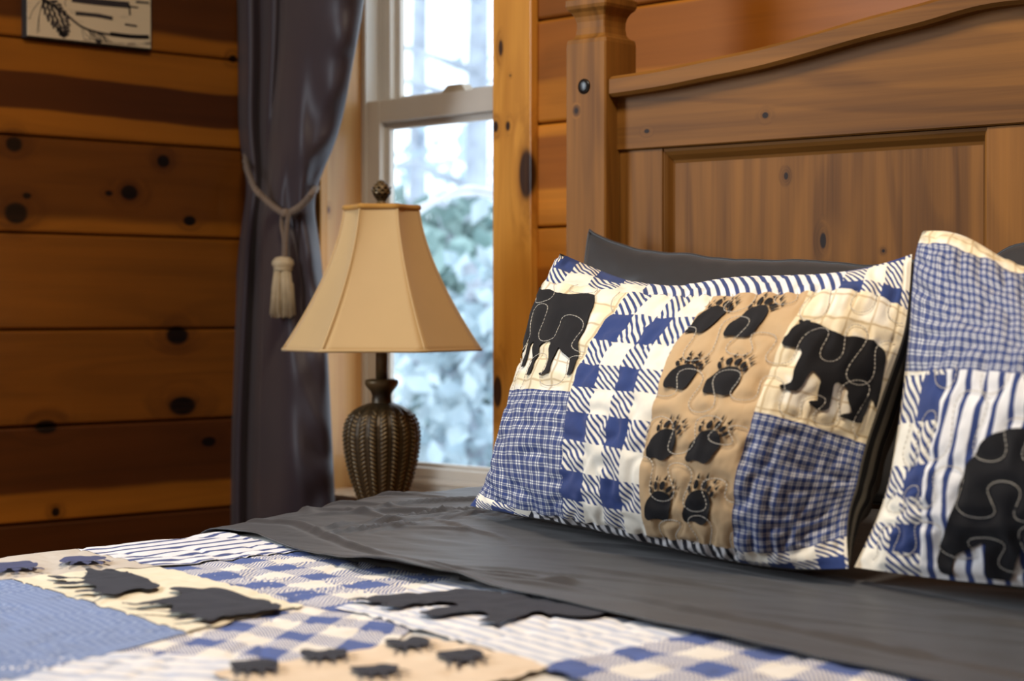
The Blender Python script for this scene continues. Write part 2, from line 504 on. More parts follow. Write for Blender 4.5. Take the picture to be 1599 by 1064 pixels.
def kpx(fn, pl, lst, s=3.8):
    out = []
    for px, py, r, st in lst:
        p = fn(px, py, pl); d = np.linalg.norm(p - CAM)
        out.append((float(p[0]), float(p[1]), float(p[2]), r * d / FPX, st))
    return out
KN_L = kpx(at_x, XL, [(22, 225, 12, 1.2), (255, 252, 10, 1.2), (202, 301, 12, 1.3), (42, 306, 5, 1.5), (25, 333, 17, 1.2),
                      (296, 345, 8, 1.5), (277, 524, 15, 1.4), (285, 634, 15, 1.7), (72, 667, 11, 1.8), (87, 800, 7, 1.0), (326, 690, 8, 1.8), (364, 92, 6, 1.3), (170, 302, 4, 1.6)])
KN_C = kpx(at_y, YB - 0.015, [(782, 75, 5, 2.6), (774, 198, 6, 1.5), (793, 197, 5, 1.5), (822, 272, 17, 2.4), (777, 612, 10, 2.6), (797, 118, 2, 1)])
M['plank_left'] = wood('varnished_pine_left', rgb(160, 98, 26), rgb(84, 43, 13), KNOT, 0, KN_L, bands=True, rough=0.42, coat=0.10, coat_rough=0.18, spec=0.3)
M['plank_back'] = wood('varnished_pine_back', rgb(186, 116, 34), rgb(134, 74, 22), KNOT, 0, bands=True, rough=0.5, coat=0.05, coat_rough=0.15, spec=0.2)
M['casing'] = wood('casing_pine', rgb(208, 146, 58), rgb(166, 104, 30), rgb(44, 22, 8), 2, KN_C, rough=0.4, coat=0.3, ring=0.7)
M['stool'] = wood('sill_pine', rgb(232, 206, 176), rgb(212, 176, 138), rgb(120, 80, 40), 0, rough=0.35, coat=0.3, ring=0.6)
M['jamb'] = wood('jamb_pine', rgb(206, 158, 98), rgb(178, 122, 66), rgb(90, 50, 22), 2,
                 kpx(at_x, WX0, [(512, 328, 4, 1.3)]), rough=0.4, coat=0.2, ring=0.8)
M['floorwood'] = wood('floor_oak', rgb(150, 100, 56), rgb(110, 68, 34), KNOT, 1, rough=0.4)
M['ceilwood'] = wood('ceiling_pine', rgb(190, 130, 66), rgb(150, 92, 40), KNOT, 0, rough=0.5)

def plank_mesh(L, h, t=0.02, c=0.006):
    """length along +x from 0, height about 0, front face at y=0 looking to -y"""
    g = 0.0008; hz = h / 2 - g
    prof = [(t, -hz), (0.010, -hz), (c * 0.45, -hz + c * 0.25), (c * 0.12, -hz + c * 0.6), (0, -hz + c),
            (0, hz - c), (c * 0.12, hz - c * 0.6), (c * 0.45, hz - c * 0.25), (0.010, hz), (t, hz)]
    m = len(prof)
    v = [(x, y, z) for x in (0, L) for y, z in prof]
    f = [(i, (i + 1) % m, m + (i + 1) % m, m + i) for i in range(m)]
    f += [tuple(range(m)), tuple(range(2 * m - 1, m - 1, -1))]
    return v, [tuple(reversed(q)) for q in f]
pm_cache = {}
def plank(parent, x, y, z, L, h, rz, mat, heart=(0, 0.05, 0.5), slope=0.0):
    key = (round(L, 3), round(h, 3), mat.name)
    if key in pm_cache:
        o = bpy.data.objects.new('plank', pm_cache[key]); COL.objects.link(o); o.parent = parent
    else:
        v, f = plank_mesh(L, h)
        o = mesh_obj('plank', v, f, mat, parent); pm_cache[key] = o.data
    o.location = (x, y, z); o.rotation_euler = (0, 0, rz)
    o['heart'] = [float(q) for q in heart]; o['heart_slope'] = float(slope)
    return o

# wall_left : local x of a plank runs along +y, face looks to +x
LEFT_BANDS = {   # joint index counted from the floor -> (centre, half width, strength), slope
    8: ((0.02, 0.072, 0.9), 0.0), 7: ((0.002, 0.034, 1.0), -0.010), 6: ((0.03, 0.09, 0.7), 0.0), 5: ((0.0, 0.2, 0.42), 0.0),
    4: ((0.0, 0.2, 0.48), 0.0), 3: ((0.030, 0.064, 0.95), 0.0), 2: ((0, 0.2, 0.95), 0.0), 1: ((0.02, 0.05, 0.8), 0)}
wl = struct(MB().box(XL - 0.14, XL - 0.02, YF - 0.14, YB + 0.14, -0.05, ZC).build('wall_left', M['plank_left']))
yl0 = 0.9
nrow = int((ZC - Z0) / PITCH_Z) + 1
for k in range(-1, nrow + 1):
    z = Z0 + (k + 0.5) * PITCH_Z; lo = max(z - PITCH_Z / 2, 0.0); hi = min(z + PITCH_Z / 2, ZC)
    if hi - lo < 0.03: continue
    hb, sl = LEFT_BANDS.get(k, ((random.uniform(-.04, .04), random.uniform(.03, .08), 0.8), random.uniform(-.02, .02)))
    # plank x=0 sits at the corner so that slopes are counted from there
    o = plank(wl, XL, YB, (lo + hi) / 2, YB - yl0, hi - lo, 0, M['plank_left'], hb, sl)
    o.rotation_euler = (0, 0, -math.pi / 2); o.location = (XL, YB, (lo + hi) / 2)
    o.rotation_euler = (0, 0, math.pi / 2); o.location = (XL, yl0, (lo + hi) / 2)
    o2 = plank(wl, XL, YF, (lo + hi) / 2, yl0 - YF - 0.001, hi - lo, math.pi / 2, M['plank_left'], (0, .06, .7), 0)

# wall_back with the window opening
wb = struct(MB().box(XL - 0.14, WX0 - 0.02, YB + 0.02, YB + 0.16, -0.05, ZC).box(WX1 + 0.02, XR + 0.14, YB + 0.02, YB + 0.16, -0.05, ZC)
            .box(WX0 - 0.02, WX1 + 0.02, YB + 0.02, YB + 0.16, -0.05, WZ0 - 0.02).box(WX0 - 0.02, WX1 + 0.02, YB + 0.02, YB + 0.16, WZ1 + 0.02, ZC)
            .build('wall_back', M['plank_back']))
BACK_BANDS = {9: ((0, .2, .75), 0), 8: ((0, .2, .75), 0), 7: ((0.035, 0.05, .7), 0), 6: ((0.02, 0.045, .85), 0.0), 5: ((-0.03, 0.05, 0.6), 0)}
for k in range(-1, nrow + 1):
    z = Z0 + (k + 0.5) * PITCH_Z; lo = max(z - PITCH_Z / 2, 0.0); hi = min(z + PITCH_Z / 2, ZC)
    if hi - lo < 0.03: continue
    hb, sl = BACK_BANDS.get(k, ((random.uniform(-.04, .04), random.uniform(.03, .08), 0.8), random.uniform(-.02, .02)))
    zc = (lo + hi) / 2
    if hi <= WZ0 or lo >= WZ1:
        plank(wb, XL, YB, zc, XR - XL, hi - lo, 0, M['plank_back'], hb, sl)
    else:
        plank(wb, XL, YB, zc, WX0 - 0.019 - XL, hi - lo, 0, M['plank_back'], hb, sl)
        plank(wb, WX1 + 0.019, YB, zc, XR - WX1 - 0.019, hi - lo, 0, M['plank_back'], hb, sl)
struct(MB().box(XR, XR + 0.12, YF - 0.14, YB + 0.14, -0.05, ZC).build('wall_right', M['plank_back']))
struct(MB().box(XL - 0.14, XR + 0.14, YF - 0.14, YF, -0.05, ZC).build('wall_front', M['plank_back']))
fl = struct(MB().box(XL - 0.14, XR + 0.14, YF - 0.14, YB + 0.16, -0.12, -0.02).build('floor', M['floorwood']))
nb = 38; bw = (XR - XL) / nb
fme = None
for k in range(nb):
    if fme is None:
        o = MB().box(0.0005, bw - 0.0005, YF, YB, -0.02, 0.0, 0.0015).build('floorboard', M['floorwood'], fl); fme = o.data
    else:
        o = bpy.data.objects.new('floorboard', fme); COL.objects.link(o); o.parent = fl
    o.location = (XL + k * bw, 0, 0)
struct(MB().box(XL - 0.14, XR + 0.14, YF - 0.14, YB + 0.16, ZC, ZC + 0.1).build('ceiling', M['ceilwood']))

# ------------------------------------------------------------------ window (structure)
w1 = struct(empty('window_1', ((WX0 + WX1) / 2, YB, WZ0)))
def wpart(mb, name, mat, parent=None, smooth=False):
    p = parent or w1
    base = Vector(w1.location)
    mb.v = [tuple(Vector(v) - base) for v in mb.v]
    return mb.build(name, mat, p, smooth)
JY0, JY1 = YB - 0.012, 2.505
wpart(MB().box(WX0 - 0.02, WX0, JY0, JY1 + 0.066, WZ0, WZ1, 0.002), 'jamb', M['jamb'])
wpart(MB().box(WX1, WX1 + 0.02, JY0, JY1 + 0.066, WZ0, WZ1, 0.002), 'jamb', M['jamb'])
wpart(MB().box(WX0 - 0.02, WX1 + 0.02, JY0, JY1 + 0.066, WZ1, WZ1 + 0.02, 0.002), 'head_jamb', M['jamb'])
# vinyl outer frame
for nm, b in (('frame_side', (WX0, WX0 + 0.014, JY1, 2.572, WZ0, WZ1)), ('frame_side', (WX1 - 0.014, WX1, JY1, 2.572, WZ0, WZ1)),
              ('frame_head', (WX0 + .014, WX1 - .014, JY1, 2.572, WZ1 - 0.03, WZ1)), ('frame_sill', (WX0 + .014, WX1 - .014, JY1, 2.572, WZ0, WZ0 + 0.022))):
    wpart(MB().box(*b, 0.002), nm, M['vinyl'])
wpart(MB().box(WX0 + 0.014, WX0 + 0.024, 2.537, 2.539, 1.33, WZ1 - .03), 'track', M['vinyl'])
Z_MT, Z_MB = CAM_H + 0.416, CAM_H + 0.372      # meeting rail top / bottom
Z_GB = CAM_H - 0.300                          # bottom of the lower glass
SX0, SX1 = WX0 + 0.014, WX1 - 0.014
def sash(y0, y1, z0, z1, st, rb, rt, name):
    """a sash of stiles, rails, glazing beads and one pane"""
    s = wpart(MB().box(SX0, SX0 + st, y0, y1, z0, z1, 0.003), name, M['vinyl'])
    wpart(MB().box(SX1 - st, SX1, y0, y1, z0, z1, 0.003), 'stile', M['vinyl'], s)
    wpart(MB().box(SX0 + st, SX1 - st, y0, y1, z0, z0 + rb, 0.003), 'bottom_rail', M['vinyl'], s)
    wpart(MB().box(SX0 + st, SX1 - st, y0, y1, z1 - rt, z1, 0.003), 'top_rail', M['vinyl'], s)
    gb = 0.014; ym = (y0 + y1) / 2 + 0.006
    a0, a1, c0, c1 = SX0 + st, SX1 - st, z0 + rb, z1 - rt
    for bb in ((a0, a0 + gb, c0, c1), (a1 - gb, a1, c0, c1), (a0 + gb, a1 - gb, c0, c0 + gb * 0.6), (a0 + gb, a1 - gb, c1 - gb, c1)):
        wpart(MB().box(bb[0], bb[1], ym - 0.006, ym + 0.006, bb[2], bb[3], 0.002), 'bead', M['vinyl'], s)
    wpart(MB().box(a0 + gb * .7, a1 - gb * .7, ym - 0.001, ym + 0.001, c0 + .003, c1 - gb * .7), 'pane', M['glass'], s)
    return s
low = sash(2.508, 2.536, WZ0 + 0.022, Z_MT, 0.040, Z_GB - WZ0 - 0.022, Z_MT - Z_MB, 'lower_sash')
wpart(MB().box(SX0 + .04, SX1 - .04, 2.500, 2.508, WZ0 + 0.035, WZ0 + 0.045, 0.002), 'lift_rail', M['vinyl'], low)
sash(2.540, 2.568, Z_MT - 0.04, WZ1 - 0.03, 0.034, 0.042, 0.04, 'upper_sash')
lk = at_y(712, 140, 2.52)
mb = MB(); lx, lz = lk[0], Z_MT
mb.add([(lx - .034, 2.512, lz), (lx + .034, 2.512, lz), (lx + .022, 2.514, lz + .014), (lx - .018, 2.514, lz + .014),
        (lx - .034, 2.538, lz), (lx + .034, 2.538, lz), (lx + .022, 2.536, lz + .014), (lx - .018, 2.536, lz + .014)],
       [(0, 1, 2, 3), (7, 6, 5, 4), (0, 4, 5, 1), (1, 5, 6, 2), (2, 6, 7, 3), (3, 7, 4, 0)])
wpart(mb, 'sash_lock', M['hardware'], low)
# wooden trim round the opening
def tpart(name, mb, mat): return struct(mb.build(name, mat))
CY0 = YB - 0.015
tpart('trim_1', MB().box(-2.588, -2.490, CY0, YB + 0.003, WZ0, WZ1 + 0.1, 0.003), M['casing'])
tpart('trim_2', MB().box(-3.178, WX0 + 0.003, CY0, YB + 0.003, WZ0, WZ1 + 0.1, 0.003), M['casing'])
tpart('trim_3', MB().box(-3.178, -2.490, CY0, YB + 0.003, WZ1 + 0.1, WZ1 + 0.19, 0.003), M['stool'])
tpart('trim_4', MB().box(-3.20, -2.47, YB - 0.055, JY1 + 0.004, WZ0 - 0.002, WZ0 + 0.017, 0.006), M['stool'])
tpart('trim_5', MB().box(-3.16, -2.50, CY0, YB + 0.003, WZ0 - 0.075, WZ0 - 0.003, 0.003), M['plank_back'])

# ------------------------------------------------------------------ outside
M['snow'] = plain('pale_ground', rgb(206, 216, 226), 0.9, var=0.12, scale=0.6)
M['leaf'] = plain('grey_green_leaf', rgb(138, 162, 158), 0.8, var=0.35, scale=1.5)
M['leaf2'] = plain('pale_leaf', rgb(192, 208, 214), 0.8, var=0.25, scale=1.5)  # leaf colours paled, bluish outdoor haze put into them
M['bark'] = plain('grey_bark', rgb(170, 176, 186), 0.9, var=0.3, scale=4)
gx = np.linspace(-30, 6, 37); gy = np.linspace(2.75, 45, 44)
X, Y = np.meshgrid(gx, gy, indexing='ij')
Zg = -0.35 + 0.15 * fbm(X * 0.3, Y * 0.3, 3) + 0.05 * np.maximum(Y - 12, 0)
struct(mesh_obj('ground_outside', np.stack([X, Y, Zg], -1).reshape(-1, 3), grid_faces(37, 44), M['snow'], smooth=True))
def tree(name, label, base, h, spread, n, mat, z0, leaf=0.09, bare=False):
    t = tag(empty(name, base), label, 'tree', 'trees beyond the window')
    mb = MB(); r = random.Random(int(abs(base[0] * 100)))
    pts = [(0.06 * math.sin(k * 1.3), 0.06 * math.cos(k * 1.7), h * k / 8) for k in range(9)]
    mb.tube(pts, [0.10 * (1 - 0.09 * k) for k in range(9)], 8)
    tips = []
    for k in range(16):
        zz = h * r.uniform(0.25, 0.95); a = r.uniform(0, 6.28); L = spread * r.uniform(0.5, 1) * (1 - 0.5 * zz / h)
        p = [(0, 0, zz), (L * .5 * math.cos(a), L * .5 * math.sin(a), zz + L * .18), (L * math.cos(a), L * math.sin(a), zz + L * .2)]
        mb.tube(p, [0.035, 0.022, 0.008], 5); tips += p[1:]
    mb.build('trunk', M['bark'], t, True)
    if not bare:
        fb = MB()
        for k in range(n):
            b = r.choice(tips); s = leaf * r.uniform(.6, 1.4)
            c = Vector(b) + Vector((r.gauss(0, 1), r.gauss(0, 1), r.gauss(0, .7))) * spread * 0.16
            if c.z < z0: continue
            u = Vector((r.gauss(0, 1), r.gauss(0, 1), r.gauss(0, 1))).normalized(); w = u.orthogonal().normalized()
            q = u.cross(w)
            fb.add([c + u * s, c + w * s * .5, c - u * s, c - w * s * .5 + q * s * .15], [(0, 1, 2), (0, 2, 3)])
        fo = fb.build('foliage', mat, t); fo['kind'] = 'stuff'
    return t
def out_at(px, dist):
    r = ray(px, 487.0); p = CAM + r * dist; return (float(p[0]), float(p[1]), -0.4)
tree('evergreen', 'grey green evergreen seen blurred behind the lampshade through the window', out_at(690, 9.5), 1.85, 0.95, 2600, M['leaf'], 0.1, 0.07)
tree('evergreen', 'pale hazy shrub seen low through the window pane', out_at(735, 8.0), 1.5, 0.7, 900, M['leaf2'], 0.0, 0.06)
sb_ = bpy.data.objects['evergreen.001']; sl_ = Vector(sb_.location); bb_ = MB()
for arc_ in ([(632, 348), (655, 332), (690, 309), (725, 294), (755, 296), (790, 304)], [(640, 330), (668, 318), (700, 308), (740, 302), (790, 312)]):
    bb_.tube([Vector(CAM + ray(a_, b_) * 5.6) - sl_ for a_, b_ in smooth_open(arc_, 5)], 0.007, 6)
bb_.build('white_arc_standin', plain('white_arc', rgb(226, 232, 238), 0.8), sb_, True)  # added tubes standing in for a white arc taken for a reflection
tree('evergreen', 'small dark evergreen blurred beside the right window casing', out_at(762, 11.5), 1.7, 0.8, 1300, M['leaf'], 0.1, 0.07)
tree('bare_tree', 'bare grey tree standing tall behind the upper window pane', out_at(748, 13), 7.0, 1.5, 0, M['leaf'], 0, bare=True)
tree('bare_tree', 'thin bare tree against white sky in upper pane', out_at(655, 17), 8.0, 1.8, 500, M['leaf2'], 2.0, 0.10)
# ------------------------------------------------------------------ wall art
art = tag(empty('canvas_print', (XL, 2.02, 1.36)), 'birch bark and pine cone canvas print on the plank wall', 'wall art')
ay0 = float(at_x(42, 40, XL + 0.02)[1]); ay1 = float(at_x(238, 40, XL + 0.02)[1]); az0 = float(at_x(140, 68, XL + 0.02)[2]); az1 = az0 + 0.36
art.location = (XL, (ay0 + ay1) / 2, az0)
def m_art():
    n = NT('birch_print')
    o = n.sep(n.coord('Object'))
    st = n.noise(n.comb(0, n.math('MULTIPLY', o[1], 9), n.math('MULTIPLY', o[2], 60)), 1.0, 3, 0.6)
    sp = n.noise(n.comb(0, n.math('MULTIPLY', o[1], 60), n.math('MULTIPLY', o[2], 160)), 1.0, 2, 0.6)
    c = n.mix(n.smooth(st, 0.56, 0.72), rgb(214, 200, 170), rgb(140, 128, 112))
    right = n.smooth(o[1], -0.04, 0.0)
    dk = n.math('MULTIPLY', n.smooth(st, 0.63, 0.70), right)
    c = n.mix(n.math('MULTIPLY', dk, n.smooth(sp, 0.3, 0.6)), c, rgb(40, 34, 34))
    return n.fin(c, 0.7)
M['art'] = m_art(); M['art_edge'] = plain('canvas_edge', rgb(30, 22, 16), 0.7); M['ink'] = plain('print_ink', rgb(44, 40, 44), 0.7)
w2 = (ay1 - ay0) / 2
MB().box(0.0, 0.019, -w2, w2, 0.0, 0.36, 0.002).build('canvas_edge', M['art_edge'], art)
MB().box(0.018, 0.020, -w2 + .001, w2 - .004, 0.003, 0.358).build('canvas_face', M['art'], art)
ink = MB(); IX = 0.0206
def blob(cy, cz, ry, rz, ang=0, n=10):
    v = []
    for k in range(n):
        a = 2 * math.pi * k / n; y = ry * math.cos(a); z = rz * math.sin(a)
        v.append((IX, cy + y * math.cos(ang) - z * math.sin(ang), cz + y * math.sin(ang) + z * math.cos(ang)))
    ink.add(v, [tuple(range(n))])
def stroke(pts, w):
    p = smooth_open(pts, 5); p[:, 1] = np.maximum(p[:, 1], .006); p[:, 0] = np.clip(p[:, 0], -w2 + .004, w2 - .008)
    for a, b in zip(p[:-1], p[1:]):
        d = (b - a); L = np.linalg.norm(d) + 1e-9; nrm = np.array([-d[1], d[0]]) / L * w / 2
        ink.add([(IX, *(a - nrm)), (IX, *(b - nrm)), (IX, *(b + nrm)), (IX, *(a + nrm))], [(0, 1, 2, 3)])
def ap(px, py):
    p = at_x(px, py, XL + 0.0206); return np.array([p[1] - art.location[1], p[2] - az0])
r = random.Random(3)
c0 = ap(77, 4); c1 = ap(99, 56)
for k in range(11):
    t = k / 10; c = c0 + (c1 - c0) * t; wid = 0.020 * math.sin(math.pi * (0.2 + 0.72 * t)) + .003
    for j in range(-2, 3):
        blob(c[0] + j * wid * 0.45 + 0.002 * (k % 2), c[1] + abs(j) * 0.002, 0.0055, 0.0028, -0.9 + 0.4 * j, 7)
stroke([ap(60, -6), ap(100, 20), ap(128, 42), ap(160, 52), ap(200, 57), ap(236, 58)], 0.004)
for k in range(16):
    a = ap(128 + 2 * k, 42 + k * 0.7); stroke([a, a + np.array([r.uniform(-.01, .05), -r.uniform(.015, .04)]) * 0.6, a + np.array([r.uniform(0, .06), -r.uniform(.03, .05)])], 0.0009)
for a, b in (((62, 2), (46, 30)), ((68, 2), (58, 52)), ((66, 4), (61, 50)), ((104, -2), (103, 10))): stroke([ap(*a), (ap(*a) + ap(*b)) / 2 + np.array([-.003, 0]), ap(*b)], 0.0012)
stroke([ap(112, -2), ap(150, 3), ap(202, 8)], 0.012)
stroke([ap(202, 8), ap(203, 24)], 0.004); stroke([ap(200, 10), ap(216, 12)], 0.003)
stroke([ap(118, 21), ap(150, 24), ap(176, 29)], 0.007); stroke([ap(172, 53), ap(205, 57), ap(236, 58)], 0.008)
stroke([ap(195, 38), ap(214, 41)], 0.004); stroke([ap(212, 3), ap(238, 5)], 0.004); stroke([ap(150, 66), ap(158, 74)], 0.006)
ink.build('pine_cone_drawing', M['ink'], art)

# ------------------------------------------------------------------ curtain and tieback
CY = 2.27
Lp = [(372, -140), (372, 0), (374, 120), (378, 230), (386, 292), (379, 350), (370, 430), (360, 560), (352, 680), (347, 835), (340, 1200)]
Rp = [(575, -140), (566, 0), (545, 120), (518, 230), (490, 308), (495, 370), (503, 450), (510, 560), (516, 680), (523, 835), (528, 1200)]
Lw = np.array([at_y(px, py, CY + .05) for px, py in Lp]); Rw = np.array([at_y(px, py, CY + .05) for px, py in Rp])
zs = Lw[:, 2]
zq = np.linspace(0.02, ZC - 0.002, 170)
oz = np.argsort(zs)
B = spline_basis(zs[oz], np.clip(zq, zs.min(), zs.max()))
xl = B @ Lw[oz, 0]; B2 = spline_basis(Rw[np.argsort(Rw[:, 2]), 2], np.clip(zq, Rw[:, 2].min(), Rw[:, 2].max())); xr = B2 @ Rw[np.argsort(Rw[:, 2]), 0]
uq = np.linspace(0, 1, 120)
U, Z = np.meshgrid(uq, zq, indexing='ij')
XLq = np.broadcast_to(xl, U.shape); XRq = np.broadcast_to(xr, U.shape)
ZT = float(at_y(440, 322, CY)[2])
tie = np.exp(-((Z - ZT) / 0.07) ** 2)
up = sstep(ZT - 0.02, ZT + 0.3, Z)
# big overlapping fold: the outer left third lies behind, then the broad satin face swells forward
e = 0.31 + 0.06 * up
back = sstep(e + 0.05, e - 0.03, U)
face = np.sin(np.pi * np.clip((U - e) / (1 - e), 0, 1)) ** 0.7
prof = 0.058 * back + 0.012 * np.sin(U * 31 + Z * 1.2) * back - 0.055 * face
prof += 0.005 * np.sin(U * 15 + 2.5 * Z) * (1 - back) * (0.25 + 0.75 * (1 - up))
# diagonal soft pulls fanning from the tie
prof += 0.007 * (1 - back) * np.sin(13 * (U + 0.9 * (Z - ZT)) + 3 * fbm(U * 2, Z * 3, 4)) * np.exp(-((Z - ZT) / 0.3) ** 2)
prof += 0.012 * fbm(U * 1.6 + 3 * Z, Z * 6.5, 9, 2) * sstep(0.3, 0.6, U)
prof += 0.004 * sstep(0.70, .9, U) * np.sin(Z * 60 + 3 * fbm(U * 2, Z * 6, 2))
prof = prof * (1 - 0.35 * tie) - 0.015 * tie * (1 - back)
Xc = XLq + (XRq - XLq) * U
Yc = CY + 0.02 + prof
kk = Yc / (CY + .05)
Xc = Xc * kk
cv = np.stack([Xc, Yc, np.clip(CAM_H + (Z - CAM_H) * kk, 0.01, ZC - .001)], -1)
cur = mesh_obj('curtain', cv.reshape(-1, 3), grid_faces(120, 170, flip=True), M['satin'], smooth=True)
so = cur.modifiers.new('Solidify', 'SOLIDIFY'); so.thickness = 0.003
tag(cur, 'dark aubergine satin curtain tied back left of the window', 'curtain')
def curtain_y(x, z):
    j = int(np.clip(np.searchsorted(zq, z), 1, len(zq) - 2)); i = int(np.argmin(np.abs(Xc[:, j] - x)))
    i0 = max(0, i - 3); return float(Yc[i0:i + 4, j].min())
tb = tag(empty('curtain_tieback', tuple(at_y(443, 335, CY - 0.07))), 'braided cord tieback with beige tassel around the dark curtain', 'tieback')
tb0 = Vector(tb.location)
def rope(mb, pts, r, twist=70):
    """two strands twisted round a path"""
    p = smooth_open(pts, 14); n = len(p)
    seg = np.r_[0, np.cumsum(np.linalg.norm(np.diff(p, axis=0), axis=1))]
    for ph in (0, 2.094, 4.189):
        q = []
        for k in range(n):
            t = Vector(p[min(k + 1, n - 1)] - p[max(k - 1, 0)]).normalized()
            a = Vector((0, 1, 0)); a = (a - t * a.dot(t)).normalized(); b = t.cross(a); w = seg[k] * twist * 4 + ph
            q.append(Vector(p[k]) + (a * math.cos(w) + b * math.sin(w)) * r * 0.55 - tb0)
        mb.tube(q, r * 0.6, 6)
def tp(px, py, off=0.010):
    p = at_y(px, py, CY)
    y = curtain_y(p[0], p[2]) - off
    p = at_y(px, py, y); return np.array([p[0], y, p[2]])
hook = at_y(386, 226, YB - 0.005)
mb = MB()
path = [hook, at_y(384, 256, CY + 0.05), tp(397, 292), tp(415, 312), tp(432, 326), tp(446, 333), tp(462, 327), tp(477, 315), tp(489, 300), at_y(494, 292, CY + 0.05), at_y(488, 292, CY + .10)]
path = [np.asarray(p, float) for p in path]
pp = project(np.array(path))
for k in range(2, 9): path[k] = at_y(pp[k][0], pp[k][1], min(path[k][1], CY - 0.045))
rope(mb, path, 0.0062)
mb.build('cord', M['cord'], tb, True)
mb = MB()
jy = path[5][1] - 0.006
for sx in (-1, 1):
    rope(mb, [at_y(446 + sx * 5, 334, jy), at_y(444 + sx * 4, 352, jy), at_y(445 + sx * 1.5, 375, jy), at_y(444 + sx * 1.5, 405, jy)], 0.0040, 90)
mb.build('hanging_loop', M['cord'], tb, True)
kn = at_y(446, 333, jy)
MB().lathe([(0.001, -.009), (.008, -.006), (.010, 0), (.008, .006), (.001, .009)], 12).build('knot', M['cord'], tb, True).location = Vector(kn) - tb0
th = Vector(at_y(442, 404, jy)) - tb0; s_t = 3.45 / FPX
hd = MB().lathe([(0.004, 0.004), (0.014, 0.002), (0.0195, -0.004), (0.021, -0.010), (0.0185, -0.015), (0.0165, -0.018), (0.0185, -.021), (.010, -.024)], 20)
o = hd.build('tassel_head', M['tassel'], tb, True); o.location = th
fr = MB(); r = random.Random(5)
for k in range(150):
    a = r.uniform(0, 6.283); q = math.sqrt(r.uniform(0.2, 1)); L = 0.088 + r.uniform(-.004, .004)
    r0 = 0.015 * q; r1 = 0.0235 * q; d = r.uniform(-.25, .25)
    fr.tube([(r0 * math.cos(a), r0 * math.sin(a), -0.018), ((r0 + r1) / 2 * math.cos(a + d * .5), (r0 + r1) / 2 * math.sin(a + d * .5), -0.05), (r1 * math.cos(a + d), r1 * math.sin(a + d), -0.018 - L)], 0.0016, 4)
o = fr.build('tassel_fringe', M['tassel'], tb, True); o.location = th; o['kind'] = 'stuff'

# ------------------------------------------------------------------ nightstand and table lamp
LY = 2.13
lc = at_y(596, 487, LY); LX = float(lc[0]); LS = float(np.dot(lc - CAM, CF)); PM = FPX / LS
def zpx(py): return CAM_H + (487 - py) / PM
M['stand'] = wood('nightstand_pine', rgb(140, 92, 44), rgb(104, 64, 28), KNOT, 0, rough=0.45)
NT_Z = zpx(872)
ns = tag(empty('nightstand', (LX - 0.02, LY, 0)), 'pine nightstand under the table lamp, hidden behind the bed', 'nightstand')
MB().box(-.22, .22, -.19, .19, NT_Z - .025, NT_Z, .004).build('top', M['stand'], ns)
for sx in (-1, 1):
    for sy in (-1, 1):
        MB().box(sx * .19 - .02, sx * .19 + .02, sy * .16 - .02, sy * .16 + .02, 0, NT_Z - .025, .003).build('leg', M['stand'], ns)
MB().box(-.17, .17, -.15, .15, NT_Z - .19, NT_Z - .025).build('drawer_case', M['stand'], ns)
dr = MB().box(-.165, .165, -.175, -.152, NT_Z - .175, NT_Z - .035, .003).build('drawer', M['stand'], ns)
MB().lathe([(.002, 0), (.008, .002), (.007, .010), (.014, .018), (.012, .024), (.002, .026)], 14).build('knob', M['iron'], dr, True).matrix_local = Matrix.Translation((0, -.175, NT_Z - .105)) @ Matrix.Rotation(math.pi / 2, 4, 'X')

lamp = tag(empty('table_lamp', (LX, LY, NT_Z), math.pi / 2 - YAW - math.radians(1.5)), 'table lamp with gold hexagonal bell shade and ribbed bronze urn base', 'lamp')
def lz(py): return zpx(py) - NT_Z
def lr(w): return w / PM
# urn with rope-like ribs
prof = [(868, 43), (860, 43), (856, 38), (846, 34), (838, 26), (826, 21.5), (812, 24), (798, 29), (775, 37), (750, 45.5), (725, 52), (700, 56), (680, 57.5), (662, 55), (648, 48.5), (638, 39), (632, 28), (629, 18)]
pz = np.array([lz(p[0]) for p in prof]); pr = np.array([lr(p[1]) for p in prof])
zz = np.linspace(pz[5], pz[-1], 130)
ss = np.linspace(0, 1, 130)
rr = np.interp(zz, pz, pr)
for _ in range(3): rr[1:-1] = (rr[:-2] + 2 * rr[1:-1] + rr[2:]) / 4
NRIB = 20; na = NRIB * 14
A, S = np.meshgrid(np.arange(na) * 2 * math.pi / na, ss, indexing='ij')
RR = np.broadcast_to(rr, A.shape); ZZ = np.broadcast_to(zz, A.shape)
phase = (A * NRIB / (2 * math.pi)) % 1.0 - 0.5
rib = np.clip(1 - (np.abs(phase) / 0.30) ** 2, 0, 1) ** 0.6
fade = sstep(0, 0.05, S) * sstep(1.0, 0.90, S)
strand = 0.5 + 0.5 * np.cos(2 * math.pi * (S * 30 + phase * 1.5 * np.where(np.floor(A * NRIB / (2 * math.pi)) % 2 == 0, 1, -1)))
big = (np.floor(A * NRIB / (2 * math.pi) + 0.0) % 2 == 0)
h = fade * rib * (0.0018 + 0.0036 * strand) * np.where(big, 1, 0.55) * np.clip(RR / 0.05, 0.4, 1)
RD = RR + h
uv = np.stack([RD * np.cos(A), RD * np.sin(A), ZZ], -1)
f = []
gf = grid_faces(na, 130)
wrap = [((na - 1) * 130 + j, j, j + 1, (na - 1) * 130 + j + 1) for j in range(129)]
mesh_obj('urn', uv.reshape(-1, 3), list(map(tuple, gf)) + wrap, M['bronze'], lamp, True)
MB().lathe([(lr(43), 0.0), (lr(45), .004), (lr(44), lz(860)), (lr(38), lz(855)), (lr(34), lz(846)), (lr(26), lz(838)), (lr(22), lz(828)), (lr(21.5), lz(824))], 40).build('foot', M['bronze'], lamp, True)
